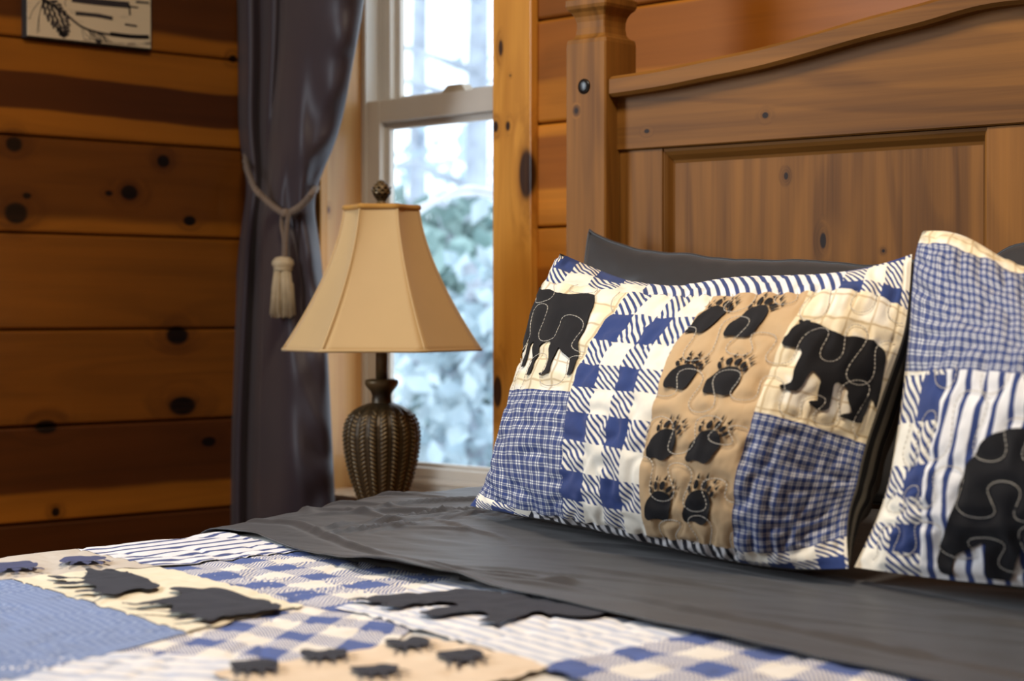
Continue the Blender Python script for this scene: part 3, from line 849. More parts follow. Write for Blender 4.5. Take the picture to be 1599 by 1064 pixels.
MB().lathe([(lr(18), lz(631)), (lr(16), lz(628)), (lr(15), lz(618)), (lr(17), lz(612)), (lr(24), lz(604)), (lr(26.5), lz(599)), (lr(26), lz(594)), (lr(20), lz(592)), (lr(9), lz(592))], 32).build('collar', M['bronze'], lamp, True)
MB().lathe([(lr(9.5), lz(593)), (lr(9.5), lz(560)), (lr(8.5), lz(520)), (lr(6), lz(500)), (lr(6), lz(470))], 24).build('stem', M['bronze'], lamp, True)
hp = MB()
for sg in (-1, 1): hp.tube([(sg * .006, 0, lz(478)), (sg * .035, 0, lz(450)), (sg * .040, 0, lz(400)), (sg * .02, 0, lz(345)), (0, 0, lz(326))], .0018, 6)
hp.build('harp', M['bronze'], lamp, True)
bulb = MB().lathe([(.010, lz(480)), (.012, lz(465)), (.020, lz(445)), (.029, lz(425)), (.026, lz(408)), (.012, lz(398)), (.002, lz(396))], 20)
bulb.build('bulb', plain('frosted_bulb', rgb(235, 232, 225), 0.4, var=.02), lamp, True)
# pine cone finial
fz0, fz1 = lz(320), lz(281)
fin = MB().lathe([(.006, fz0), (.009, fz0 + .003), (.0075, fz0 + .006), (.011, fz0 + .012), (.0155, fz0 + .019), (.0150, fz0 + .026), (.011, fz0 + .034), (.005, fz1 - .002), (.001, fz1)], 20)
for row in range(6):
    zr = fz0 + .012 + row * .0047; rad = np.interp(zr, [fz0 + .006, fz0 + .019, fz0 + .026, fz1], [.0075, .0155, .015, .001])
    for k in range(9):
        a = 2 * math.pi * (k + 0.5 * (row % 2)) / 9; c = Vector((rad * math.cos(a), rad * math.sin(a), zr))
        o_ = Vector((math.cos(a), math.sin(a), 0)); t_ = Vector((-math.sin(a), math.cos(a), 0)); w_ = rad * .30
        fin.add([c - t_ * w_, c + t_ * w_, c + o_ * .0032 + Vector((0, 0, .0042)), c - o_ * .002 + Vector((0, 0, -.003))], [(0, 1, 2), (1, 3, 2), (0, 2, 3), (0, 3, 1)])
fin.build('finial', M['bronze'], lamp)
# shade: six bell panels
hgt = np.linspace(0, 1, 28)
zb_, zt_ = lz(546), lz(322)
prof_r = lambda t: lr(58) + (lr(155) - lr(58)) * (1 - t) ** 1.55
sh = empty('shade'); sh.parent = lamp
T = 0.0014
for k in range(6):
    a0 = math.radians(60 * k - 120); a1 = a0 + math.radians(60)
    nu = 12; V = []
    for iu in range(nu + 1):
        w = iu / nu
        for t in hgt:
            R_ = prof_r(t); p0 = np.array([math.cos(a0), math.sin(a0)]); p1 = np.array([math.cos(a1), math.sin(a1)])
            q = (p0 * (1 - w) + p1 * w) * R_
            mid = (p0 + p1) / 2; q = q - mid / np.linalg.norm(mid) * 0.005 * 4 * w * (1 - w)
            V.append((q[0], q[1], zb_ + (zt_ - zb_) * t))
    p = mesh_obj('shade_panel', V, grid_faces(nu + 1, len(hgt)), M['shade'], lamp, True)
    sm = p.modifiers.new('Solidify', 'SOLIDIFY'); sm.thickness = T; sm.offset = -1
    MB().tube([(prof_r(t) * math.cos(a0) * 1.004, prof_r(t) * math.sin(a0) * 1.004, zb_ + (zt_ - zb_) * t) for t in hgt], .0016, 6).build('rib', M['shade'], lamp, True)
bpy.data.objects.remove(sh)
def hexring(t, r, name, dz=0):
    pts = []
    for k in range(6):
        a0 = math.radians(60 * k - 120); a1 = a0 + math.radians(60); R_ = prof_r(t)
        for j in range(8):
            w = j / 8; p0 = np.array([math.cos(a0), math.sin(a0)]); p1 = np.array([math.cos(a1), math.sin(a1)]); mid = (p0 + p1) / 2
            q = (p0 * (1 - w) + p1 * w) * R_ - mid / np.linalg.norm(mid) * 0.005 * 4 * w * (1 - w)
            pts.append((q[0], q[1], zb_ + (zt_ - zb_) * t + dz))
    MB().tube(pts, r, 6, closed=True).build(name, M['shade_trim'] if name == 'top_trim' else M['shade'], lamp, True)
hexring(0.0, 0.0030, 'bottom_trim'); hexring(1.0, 0.0050, 'top_trim', -.003)
spd = MB()
for k in range(3):
    a = math.radians(120 * k); spd.tube([(0, 0, zt_ - .004), (prof_r(1) * .9 * math.cos(a), prof_r(1) * .9 * math.sin(a), zt_ - .004)], .0015, 6)
spd.build('spider', M['bronze'], lamp, True)
# ------------------------------------------------------------------ bed frame (headboard turned a little off the wall)
TH = math.radians(5.5)
EX = np.array([math.cos(TH), math.sin(TH), 0]); EY = np.array([-math.sin(TH), math.cos(TH), 0])
PA = 0.077                                    # post side
C0 = at_y(945, 487, 2.15); C0[2] = 0          # front right edge of the left post
def on_hb(px, py, yl):                        # pixel onto a plane parallel to the headboard, yl behind the post face
    return on_plane(px, py, C0 + EY * yl, EY)
def hx(px, yl): return float((on_hb(px, 487, yl) - C0) @ EX)
def hz(px, py, yl): return float(on_hb(px, py, yl)[2])
ST0 = hx(1034, .034); ST1 = hx(1540, .034)    # left and right edge of the first panel, counted from the post
XI = ST1 + ST0 / 2                            # post inner edge to the bed's middle
BED0 = C0 + EX * XI                           # bed origin: middle of the headboard, post front plane
def to_bed(P):
    q = np.asarray(P) - BED0; return np.stack([q @ EX, q @ EY, q[..., 2]], -1)
def to_world(L):
    L = np.asarray(L, float); return BED0 + L[..., :1] * EX + L[..., 1:2] * EY + L[..., 2:] * np.array([0, 0, 1.0])
KN_H = []
for px, py, r_, st_, yl in ((1010, 205, 3.5, 1.5, .029), (1195, 180, 5, 1.2, .029)):
    p = on_hb(px, py, yl); KN_H.append((p[0], p[1], p[2], r_ * 2.9 / FPX, st_))
KN_P = []
for px, py, r_, st_, yl in ((1228, 275, 4.5, 1.4, .05), (1286, 376, 6, 2.2, .05), (1380, 392, 3, 1, .05), (900, 173, 4, 1.2, 0.0)):
    p = on_hb(px, py, yl); KN_P.append((p[0], p[1], p[2], r_ * 2.8 / FPX, st_))
HS, HH, HD = rgb(144, 96, 38), rgb(78, 47, 14), rgb(30, 16, 7)
M['hb_h'] = wood('waxed_pine_rail', HS, HH, HD, 0, KN_H, rough=0.55, ring=0.9, spec=0.25)
M['hb_v'] = wood('waxed_pine_upright', HS, HH, HD, 2, KN_P, rough=0.55, ring=0.9, spec=0.25)
bed = tag(empty('bed_frame', tuple(BED0), TH), 'waxed pine bed frame with arched panelled headboard and square posts', 'bed')
Z_RB = hz(965, 235.5, .029)                   # underside of the arched rail
Z_ST = hz(945, 57, 0.0)                       # shoulder of the post
def sq_rings(cx, cy, rings, bev=0.12):
    """square sections with small chamfers, rings = (half width, z)"""
    mb = MB(); vs = []; n = 8
    for h, z in rings:
        b = h * bev
        for x, y in ((h - b, -h), (h, -h + b), (h, h - b), (h - b, h), (-h + b, h), (-h, h - b), (-h, -h + b), (-h + b, -h)):
            vs.append((cx + x, cy + y, z))
    m = len(rings)
    fs = [(i * n + k, i * n + (k + 1) % n, (i + 1) * n + (k + 1) % n, (i + 1) * n + k) for i in range(m - 1) for k in range(n)]
    fs += [tuple(range(n - 1, -1, -1)), tuple((m - 1) * n + k for k in range(n))]
    return mb.add(vs, fs)
hw = PA / 2
pxz = lambda py: hz(945, py, 0.0)
ring = [(hw * .96, 0), (hw, .006), (hw, Z_ST - .006), (hw * .97, Z_ST), (hw * .80, Z_ST + .004), (hw * .73, pxz(48)), (hw * .70, pxz(38)), (hw * .71, pxz(28)), (hw * .76, pxz(20)),
        (hw * .86, pxz(13)), (hw * .98, pxz(8)), (hw * 1.0, pxz(6)), (hw * 1.03, pxz(3)), (hw * 1.03, pxz(-6)), (hw * .9, pxz(-10)), (hw * .62, pxz(-14)), (hw * .55, pxz(-24)),
        (hw * .8, pxz(-34)), (hw * .98, pxz(-50)), (hw * .98, pxz(-64)), (hw * .7, pxz(-82)), (hw * .3, pxz(-90)), (hw * .05, pxz(-92))]
for sg in (-1, 1):
    po = sq_rings(sg * (XI + hw), hw, ring, 0.06).build('post', M['hb_v'], bed)
    bx_ = sg * XI - (hx(945, 0) - hx(912, 0)) if sg < 0 else XI + .043
    bz = hz(912, 135, 0)
    bo = MB().lathe([(.0115, -.003), (.0115, .0005), (.0105, .0016), (.006, .0028), (.001, .0031)], 20).build('bolt_cap', M['iron'], po, True)
    bo.matrix_local = Matrix.Translation((bx_, -.0005, bz)) @ Matrix.Rotation(math.pi / 2, 4, 'X')
# arch of the top moulding (lower edge), mirrored about the middle
arch_px = [(957, 151), (1000, 145), (1052, 136), (1105, 125), (1160, 114), (1225, 98), (1292, 79), (1345, 64), (1400, 50), (1450, 37)]
ax = np.array([hx(p, .008) - XI for p, _ in arch_px]); az = np.array([hz(p, q, .008) for p, q in arch_px])
axf = np.r_[ax, [-.06, .06], -ax[::-1]]; pk = hz(1530, 18, .008); azf = np.r_[az, [pk, pk], az[::-1]]
keep = np.r_[True, np.diff(axf) > 1e-4]; axf = axf[keep]; azf = azf[keep]
xs = np.linspace(-XI + hx(952, .008), XI - hx(952, .008), 90)
arc = spline_basis(axf, xs) @ azf
TK = 0.031
def strip(xs, lo, hi, y0, y1, bev=0.0):
    mb = MB(); vs = []
    for x, a, b in zip(xs, lo, hi):
        vs += [(x, y0 + bev, a), (x, y0, a + bev), (x, y0, b - bev), (x, y0 + bev, b), (x, y1, b), (x, y1, a)]
    n = len(xs); fs = []
    for i in range(n - 1):
        for k in range(6):
            k2 = (k + 1) % 6
            fs.append((i * 6 + k, (i + 1) * 6 + k, (i + 1) * 6 + k2, i * 6 + k2))
    fs += [tuple(range(6)), tuple((n - 1) * 6 + k for k in range(5, -1, -1))]
    return mb.add(vs, fs)
strip(xs, arc, arc + TK, .006, .074, .005).build('top_moulding', M['hb_h'], bed)
xr_ = np.linspace(-XI, XI, 90)
arc2 = np.interp(xr_, xs, arc)
strip(xr_, np.full(90, Z_RB), arc2 + .004, .029, .066, .002).build('arched_rail', M['hb_h'], bed)
ZB = 0.42
# stiles
for a, b in ((-XI, -XI + ST0), (-ST0 / 2, ST0 / 2), (XI - ST0, XI)):
    MB().box(a, b, .034, .064, ZB, Z_RB - .0005, .002).build('stile', M['hb_v'], bed)
MB().box(-XI, XI, .031, .066, 0.30, ZB, .002).build('bottom_rail', M['hb_h'], bed)
fwid = hx(1053, .045) - hx(1034, .034)
ftop = Z_RB - hz(1053, 257, .048)
for a, b in ((-XI + ST0, -ST0 / 2), (ST0 / 2, XI - ST0)):
    pn = MB().box(a + fwid * .7, b - fwid * .7, .049, .060, ZB, Z_RB - ftop * .7).build('panel', M['hb_v'], bed)
    # sloped sticking round the panel
    def stick(p, q, nx, nz):
        mbk = MB(); vs = []
        for (x, z, ix, iz) in (p, q):
            for t in (0, .18, .4, .7, 1.0):
                vs.append((x + ix * t, .036 + .014 * (t ** 0.6) - (.004 if .1 < t < .5 else 0), z + iz * t))
            vs.append((x, .062, z)); 
        m = 6
        return mbk.add(vs, [tuple((k, k + 1, m + k + 1, m + k)) for k in range(5)])
    zt = Z_RB - .001; zb2 = ZB
    stick((a, zt, fwid, -ftop), (b, zt, -fwid, -ftop), 0, -1).build('panel_moulding', M['hb_h'], bed)
    stick((a, zb2, fwid, 0), (a, zt, fwid, -ftop), 1, 0).build('panel_moulding', M['hb_v'], bed)
    stick((b, zt, -fwid, -ftop), (b, zb2, -fwid, 0), 1, 0).build('panel_moulding', M['hb_v'], bed)
LEN = 2.08
for sg in (-1, 1):
    MB().box(sg * (XI - .02) - .014, sg * (XI - .02) + .014, -LEN, .02, .22, .36, .003).build('side_rail', M['hb_v'], bed)
    sq_rings(sg * (XI + hw), -LEN - hw, [(hw, 0), (hw, .56), (hw * .7, .58), (hw * .1, .585)], .06).build('foot_post', M['hb_v'], bed)
MB().box(-XI, XI, -LEN - .05, -LEN - .02, .2, .52, .003).build('footboard', M['hb_h'], bed)
for k in range(10):
    MB().box(-XI + .02, XI - .02, -.15 - k * .2 - .07, -.15 - k * .2, .30, .318).build('slat', M['hb_h'], bed)

# ------------------------------------------------------------------ mattress and bedding
ZM = 0.62
e0 = to_bed(at_z(np.array([0., 200, 396]), np.array([878., 853, 833]), ZM - .004))[:, 0]
BW = float(-np.mean(e0)) + 0.004
RB = 0.05
def zt_fn(X, Y):
    return ZM + 0.020 * sstep(-0.75, -0.30, Y) + 0.004 * np.cos(np.clip(X / BW, -1, 1) * 1.5)
def drape(a, b, off):
    """point of a cloth lying on the bed: a across (arc length), b along; off = height above the mattress"""
    a = np.asarray(a, float); b = np.asarray(b, float); off = np.broadcast_to(off, a.shape)
    s = np.sign(a); q = np.abs(a) - (BW - RB); arcl = RB * math.pi / 2
    ph = np.clip(q / RB, 0, math.pi / 2); dn = np.maximum(q - arcl, 0)
    x = np.where(q <= 0, np.abs(a), (BW - RB) + (RB + off) * np.sin(ph) + dn * 0.04)
    z0 = zt_fn(np.minimum(np.abs(a), BW), b)
    z = np.where(q <= 0, z0 + off, z0 - RB + (RB + off) * np.cos(ph) - dn)
    return to_world(np.stack([x * s, b, z], -1))
mt = MB().box(-BW + .01, BW - .01, -LEN + .03, .02, .32, ZM - .004, .04)
mt.v = [tuple(v) for v in to_world(np.array(mt.v))]
tag(mt.build('mattress', M['ecru']), 'thick mattress under the quilt and charcoal sheet', 'mattress')

def puff(X, Y):
    n = vnoise(X * 30 + 1.5 * vnoise(X * 9, Y * 9, 5), Y * 30 + 1.5 * vnoise(X * 9, Y * 9, 6), 11)
    return 0.0026 * np.minimum(1, np.abs(n) * 2.6) + 0.0016 * fbm(X * 7, Y * 7, 2)
def bed_px(px, py, dz=0.005):
    return to_bed(at_z(np.asarray(px, float), np.asarray(py, float), ZM + dz))[..., :2]
quilt = tag(empty('quilt', tuple(to_world(np.array([0, -1.2, 0])))), 'blue and cream patchwork bear quilt spread over the bed', 'quilt')
QL = np.array(quilt.location)
def q_mesh(name, AB, faces, off, mat, uvs=None):
    A_ = AB[:, 0]; B_ = AB[:, 1]
    P = drape(A_, B_, off + puff(A_, B_)) - QL
    return mesh_obj(name, P, faces, mat, quilt, True, uvs)
na_, nb_ = 150, 110
A_, B_ = np.meshgrid(np.linspace(-BW - .36, BW + .36, na_), np.linspace(-LEN + .04, -.46, nb_), indexing='ij')
qb = q_mesh('backing', np.stack([A_.ravel(), B_.ravel()], -1), grid_faces(na_, nb_), 0.000, M['quilt_base'])
qb.modifiers.new('Solidify', 'SOLIDIFY').thickness = 0.004
qstack = [0]
def patch(corners, mat, cell=0.05, ext=(0, 0, 0, 0), local=False, flipuv=False, step=0.0055):
    """four corners (px, going round); ext pulls a corner outwards over the bed's edge"""
    c = np.array(corners, float)
    if not local: c = bed_px(c[:, 0], c[:, 1])
    c = c.copy(); c[:, 0] -= np.array(ext)
    L1 = max(np.linalg.norm(c[1] - c[0]), np.linalg.norm(c[2] - c[3])); L2 = max(np.linalg.norm(c[3] - c[0]), np.linalg.norm(c[2] - c[1]))
    n1 = min(160, max(4, int(L1 / step))); n2 = min(160, max(4, int(L2 / step)))
    s, t = np.meshgrid(np.linspace(0, 1, n1), np.linspace(0, 1, n2), indexing='ij'); s = s[..., None]; t = t[..., None]
    AB = (c[0] * (1 - s) * (1 - t) + c[1] * s * (1 - t) + c[2] * s * t + c[3] * (1 - s) * t).reshape(-1, 2)
    uv_ = np.concatenate([s * L1 / cell, t * L2 / cell], -1).reshape(-1, 2)
    if flipuv: uv_ = uv_[:, ::-1]
    qstack[0] += 1
    f = grid_faces(n1, n2)
    d1 = c[1] - c[0]; d2 = c[3] - c[0]
    if d1[0] * d2[1] - d1[1] * d2[0] < 0: f = f[:, ::-1]
    return q_mesh('patch', AB, f, 0.0016 + 0.00035 * qstack[0], mat, uv_)
M['q_plaid'] = m_plaid('quilt_blue_plaid', rgb(112, 134, 182), rgb(176, 192, 222))
M['q_check'] = m_check('quilt_check', rgb(84, 104, 164), rgb(238, 235, 228), 8.0, .6)
M['q_stripe'] = m_stripe('quilt_stripe', rgb(238, 240, 246), rgb(70, 84, 136), 0.15)
M['q_white'] = m_stripe('quilt_faint_stripe', rgb(240, 242, 246), rgb(196, 206, 226), 0.22)
M['q_paw'] = m_cloth('quilt_paw_ground', rgb(206, 198, 186)); M['q_tan'] = m_cloth('quilt_tan_ground', rgb(232, 214, 190))
M['q_black'] = m_cloth('quilt_black_applique', rgb(50, 52, 62), 0.12)
M['q_navy'] = m_cloth('quilt_navy_paw', rgb(74, 80, 118), 0.12)
patch([(-260, 950), (249, 889), (720, 905), (480, 1150)], M['q_check'], .05)                        # wide check field
patch([(249, 889), (469, 864), (760, 920), (520, 957)], M['q_check'], .045)
patch([(-500, 1130), (150, 1023), (420, 1040), (150, 1200)], M['q_white'], .03)
patch([(-300, 960), (14, 907), (291, 995), (-100, 1100)], M['q_plaid'], .011)                        # pale blue block
patch([(-260, 900), (172, 863), (242, 888), (-130, 921)], M['q_paw'], .05, ext=(.10, .10, 0, 0))
patch([(172, 863), (396, 836), (469, 864), (242, 888)], M['q_stripe'], .034, ext=(.10, .10, 0, 0), flipuv=True)
patch([(14, 907), (249, 889), (475, 953), (291, 995)], M['ecru'], .05)
patch([(523, 954), (706, 912), (1150, 985), (860, 1052)], M['q_white'], .022)                        # big bear block
patch([(840, 1052), (1120, 990), (1500, 1060), (1300, 1180)], M['q_check'], .052)
patch([(330, 1064), (672, 1004), (860, 1052), (560, 1140)], M['q_tan'], .05)
def q_applique(name, outline_px, mat, z=0.0085):
    ab = bed_px(np.array(outline_px)[:, 0], np.array(outline_px)[:, 1])
    v, f = fan_poly(smooth_closed(ab, 3), 0.008)
    P = drape(v[:, 0], v[:, 1], z + puff(v[:, 0], v[:, 1])) - QL
    o = mesh_obj(name, P, f, mat, quilt, True)
    if sum((Vector(o.data.polygons[k].normal).z for k in range(min(20, len(o.data.polygons))))) < 0: o.data.flip_normals()
    return o
c7 = lambda L: [(x / 2.855, 800 + y / 2.855) for x, y in L]
c8 = lambda L: [(400 + x / 2.284, 780 + y / 2.284) for x, y in L]
q_applique('bear_applique', c7([(215, 318), (300, 320), (370, 318), (390, 302), (380, 288), (410, 284), (440, 290), (475, 285), (550, 292), (600, 315), (660, 335), (710, 355), (700, 370), (650, 378), (600, 385), (560, 395), (520, 412), (470, 410), (440, 420), (410, 428), (450, 405), (430, 392), (340, 395), (345, 385), (430, 375), (400, 362), (370, 356), (330, 362), (250, 360), (240, 348), (290, 350), (370, 345), (370, 330), (300, 332), (225, 325)]), M['q_black'])
q_applique('bear_applique', c7([(545, 440), (580, 448), (640, 438), (720, 430), (790, 417), (810, 402), (755, 388), (780, 377), (850, 380), (900, 385), (950, 378), (1000, 385), (1060, 405), (1120, 430), (1180, 435), (1240, 455), (1255, 465), (1230, 475), (1170, 480), (1120, 490), (1060, 495), (1000, 510), (930, 528), (880, 520), (770, 518), (800, 508), (870, 500), (860, 490), (780, 491), (700, 487), (610, 485), (650, 478), (740, 478), (770, 468), (760, 455), (700, 453), (600, 461), (560, 452)]), M['q_black'])
q_applique('bear_applique', c8([(320, 388), (380, 378), (480, 375), (600, 362), (690, 352), (760, 355), (870, 365), (960, 372), (1060, 390), (1160, 412), (1265, 430), (1255, 440), (1200, 455), (1130, 456), (1080, 450), (1030, 440), (980, 442), (930, 455), (890, 475), (850, 480), (790, 475), (830, 458), (800, 440), (720, 445), (640, 458), (580, 445), (620, 430), (690, 420), (720, 410), (650, 402), (560, 405), (480, 418), (440, 411), (470, 400), (400, 393)]), M['q_black'])

# one paw print outline set: pad, five toes, five claws (x right, y up, pad about 1 wide)
def ell(cx, cy, rx, ry, ang, n=12):
    a = np.linspace(0, 2 * np.pi, n, endpoint=False); x = rx * np.cos(a); y = ry * np.sin(a); c, s = math.cos(ang), math.sin(ang)
    return np.stack([cx + x * c - y * s, cy + x * s + y * c], -1)
PAW = [smooth_closed([((x - 365) / 180, (270 - y) / 180) for x, y in [(275, 335), (279, 290), (300, 240), (330, 206), (375, 188), (420, 191), (448, 215), (455, 260), (442, 300), (422, 340), (395, 357), (355, 347), (320, 346), (295, 356)]], 3)]
for (cx, cy, rx, ry, an, tx, ty) in ((322, 188, 11, 19, 10, 326, 134), (366, 161, 14, 24, -10, 385, 104), (412, 159, 16, 25, -22, 438, 100), (449, 178, 12, 22, -42, 492, 118), (470, 201, 10, 21, -45, 513, 150)):
    q = lambda x, y: ((x - 365) / 180, (270 - y) / 180)
    PAW.append(ell(*q(cx, cy), rx / 180, ry / 180, math.radians(an)))
    bx, by = cx + (tx - cx) * .5, cy + (ty - cy) * .48
    nx, ny = -(ty - cy), (tx - cx); L_ = math.hypot(nx, ny); nx, ny = nx / L_ * 9, ny / L_ * 9
    PAW.append(np.array([q(bx + nx, by + ny), q(bx - nx, by - ny), q(tx, ty)]))
def q_paw(px, py, size, ang, mat):
    c = bed_px(px, py); mbp = MB(); ca, sa = math.cos(ang), math.sin(ang)
    for poly in PAW:
        p = poly * size; p = np.stack([p[:, 0] * ca - p[:, 1] * sa, p[:, 0] * sa + p[:, 1] * ca], -1) + c
        v, f = fan_poly(p, 0.008)
        mbp.add(drape(v[:, 0], v[:, 1], 0.0085 + puff(v[:, 0], v[:, 1])) - QL, f)
    mbp.build('paw_print', mat, quilt, True)
for px, py in ((132, 883), (24, 893)): q_paw(px, py, .06, -1.75, M['q_navy'])
for px, py in ((509, 1038), (640, 1020), (722, 1042), (588, 1062), (400, 1058)): q_paw(px, py, .044, -1.75, M['q_black'])

# charcoal sheet folded over the quilt
ed_px = [(396, 834), (440, 851), (480, 866), (545, 886), (590, 896), (640, 906), (680, 911), (710, 913), (820, 935), (950, 964), (1080, 991), (1200, 1016), (1430, 1064), (1750, 1130)]
edl = bed_px([p for p, _ in ed_px], [q for _, q in ed_px], .012)
ns_, mt_ = 300, 170
aa = np.linspace(-BW - .30, BW + .10, ns_)
be = np.interp(aa, edl[:, 0], edl[:, 1])
for _ in range(4): be[1:-1] = (be[:-2] + 2 * be[1:-1] + be[2:]) / 4
tt = np.linspace(0, 1, mt_) ** 1.25
A_, T_ = np.meshgrid(aa, tt, indexing='ij')
Bm = be[:, None] + ( -0.04 - be[:, None]) * T_
dist = (Bm - be[:, None])
hem = 0.075
lift_c = edl[4, 0]; lift_w = .10
lift = 0.014 * np.exp(-((A_ - lift_c - .03) / lift_w) ** 2) * np.exp(-(dist / .035) ** 2)
wr = 0.0016 * fbm(A_ * 5, Bm * 16, 21) + 0.0010 * fbm(A_ * 16, Bm * 40, 22)
rid = lambda x: np.exp(-(x * x))
wr += 0.0040 * rid((dist - hem) / .006) * (0.6 + 0.4 * vnoise(A_ * 30, Bm * 0, 3)) - 0.0020 * rid((dist - hem + .012) / .008)
left = sstep(-.15, -.55, A_)
for k in range(26):
    x0 = rng.uniform(-BW, -.12); y0 = rng.uniform(-.60, -.32); an = rng.uniform(-.5, 1.4); L_ = rng.uniform(.04, .14); w_ = rng.uniform(.003, .007)
    du = (A_ - x0) * math.cos(an) + (Bm - y0) * math.sin(an); dv = -(A_ - x0) * math.sin(an) + (Bm - y0) * math.cos(an) + 0.25 * du * du / .1
    wr += rng.uniform(.003, .007) * rid(dv / w_) * rid(du / L_)
for k in range(34):
    x0 = rng.uniform(-.25, BW); y0 = rng.uniform(-.85, -.30); an = rng.uniform(-.30, .15); L_ = rng.uniform(.05, .2); w_ = rng.uniform(.004, .010)
    du = (A_ - x0) * math.cos(an) + (Bm - y0) * math.sin(an); dv = -(A_ - x0) * math.sin(an) + (Bm - y0) * math.cos(an)
    wr += rng.uniform(.002, .005) * rid(dv / w_) * rid(du / L_)
P = drape(A_.ravel(), Bm.ravel(), (0.0135 + wr + lift).ravel())
sheet = mesh_obj('flat_sheet', P, grid_faces(ns_, mt_), M['charcoal'], smooth=True)
sheet.modifiers.new('Solidify', 'SOLIDIFY').thickness = 0.0016
tag(sheet, 'charcoal grey cotton sheet folded back over the quilt', 'sheet')
ZS = lambda X, Y: float(zt_fn(np.array(X), np.array(Y))) + 0.0155
# ------------------------------------------------------------------ quilted pillows
class Surf:
    """smooth cushion face through a net of control points; parameters u, v are metres of cloth"""
    def __init__(s, us, vs, net):
        s.us = np.array(us, float); s.vs = np.array(vs, float); s.net = np.array(net, float)    # (nu, nv, 3)
    def pos(s, u, v):
        bu = spline_basis(s.us, u); bv = spline_basis(s.vs, v)
        return np.einsum('ni,nj,ijk->nk', bu, bv, s.net)
    def pn(s, u, v):
        e = 1e-3; p = s.pos(u, v)
        du = s.pos(u + e, v) - s.pos(u - e, v); dv = s.pos(u, v + e) - s.pos(u, v - e)
        n = np.cross(du, dv); n /= np.linalg.norm(n, axis=1)[:, None] + 1e-12
        return p, n
    def inv(s, px, py, it=12):
        """cloth coordinates of a pixel"""
        gu, gv = np.meshgrid(np.linspace(s.us[0], s.us[-1], 60), np.linspace(s.vs[0], s.vs[-1], 60), indexing='ij')
        gp, gn = s.pn(gu.ravel(), gv.ravel())
        q = project(gp); vis = ((CAM - gp) * gn).sum(1) > 0
        T = np.stack([px, py], -1).astype(float)
        out = []
        for t in T:
            d = ((q - t) ** 2).sum(1) + (~vis) * 1e5
            k = int(np.argmin(d)); out.append((gu.ravel()[k], gv.ravel()[k]))
        uv = np.array(out); e = 1e-4
        for _ in range(it):
            f = project(s.pos(uv[:, 0], uv[:, 1])) - T
            a = (project(s.pos(uv[:, 0] + e, uv[:, 1])) - project(s.pos(uv[:, 0] - e, uv[:, 1]))) / (2 * e)
            b = (project(s.pos(uv[:, 0], uv[:, 1] + e)) - project(s.pos(uv[:, 0], uv[:, 1] - e))) / (2 * e)
            det = a[:, 0] * b[:, 1] - a[:, 1] * b[:, 0]; det = np.where(np.abs(det) < 1e3, 1e3, det)
            du = -(f[:, 0] * b[:, 1] - f[:, 1] * b[:, 0]) / det; dv = -(a[:, 0] * f[:, 1] - a[:, 1] * f[:, 0]) / det
            uv += np.clip(np.stack([du, dv], -1), -.02, .02)
        return uv

def meander(u0, u1, v0, v1, pitch=0.068, seed=0):
    """rows of looping quilting lines"""
    WLN = 0.080
    lines = []; r = np.random.default_rng(seed)
    nrow = int((v1 - v0) / pitch) + 1
    for k in range(nrow):
        vc = v0 + pitch * (k + .5); th = np.arange(0, (u1 - u0) / WLN * 2 * np.pi, 0.10) + r.uniform(0, 6)
        w = r.uniform(-1, 1, 8)
        u = u0 + (th - th[0]) / (2 * np.pi) * WLN - (0.0120 + .003 * np.sin(th * .31 + w[3] * 3)) * np.sin(2 * th) + .008 * np.sin(th * .37 + w[0])
        v = vc + (0.024 + .006 * np.sin(th * .23 + w[1] * 3)) * np.sin(th) + .009 * np.sin(th * .41 + w[2] * 4)
        m = (u > u0) & (u < u1) & (v > v0) & (v < v1)
        idx = np.flatnonzero(m)
        if len(idx) < 8: continue
        for part in np.split(idx, np.flatnonzero(np.diff(idx) > 1) + 1):
            if len(part) > 8: lines.append(np.stack([u[part], v[part]], -1))
    return lines

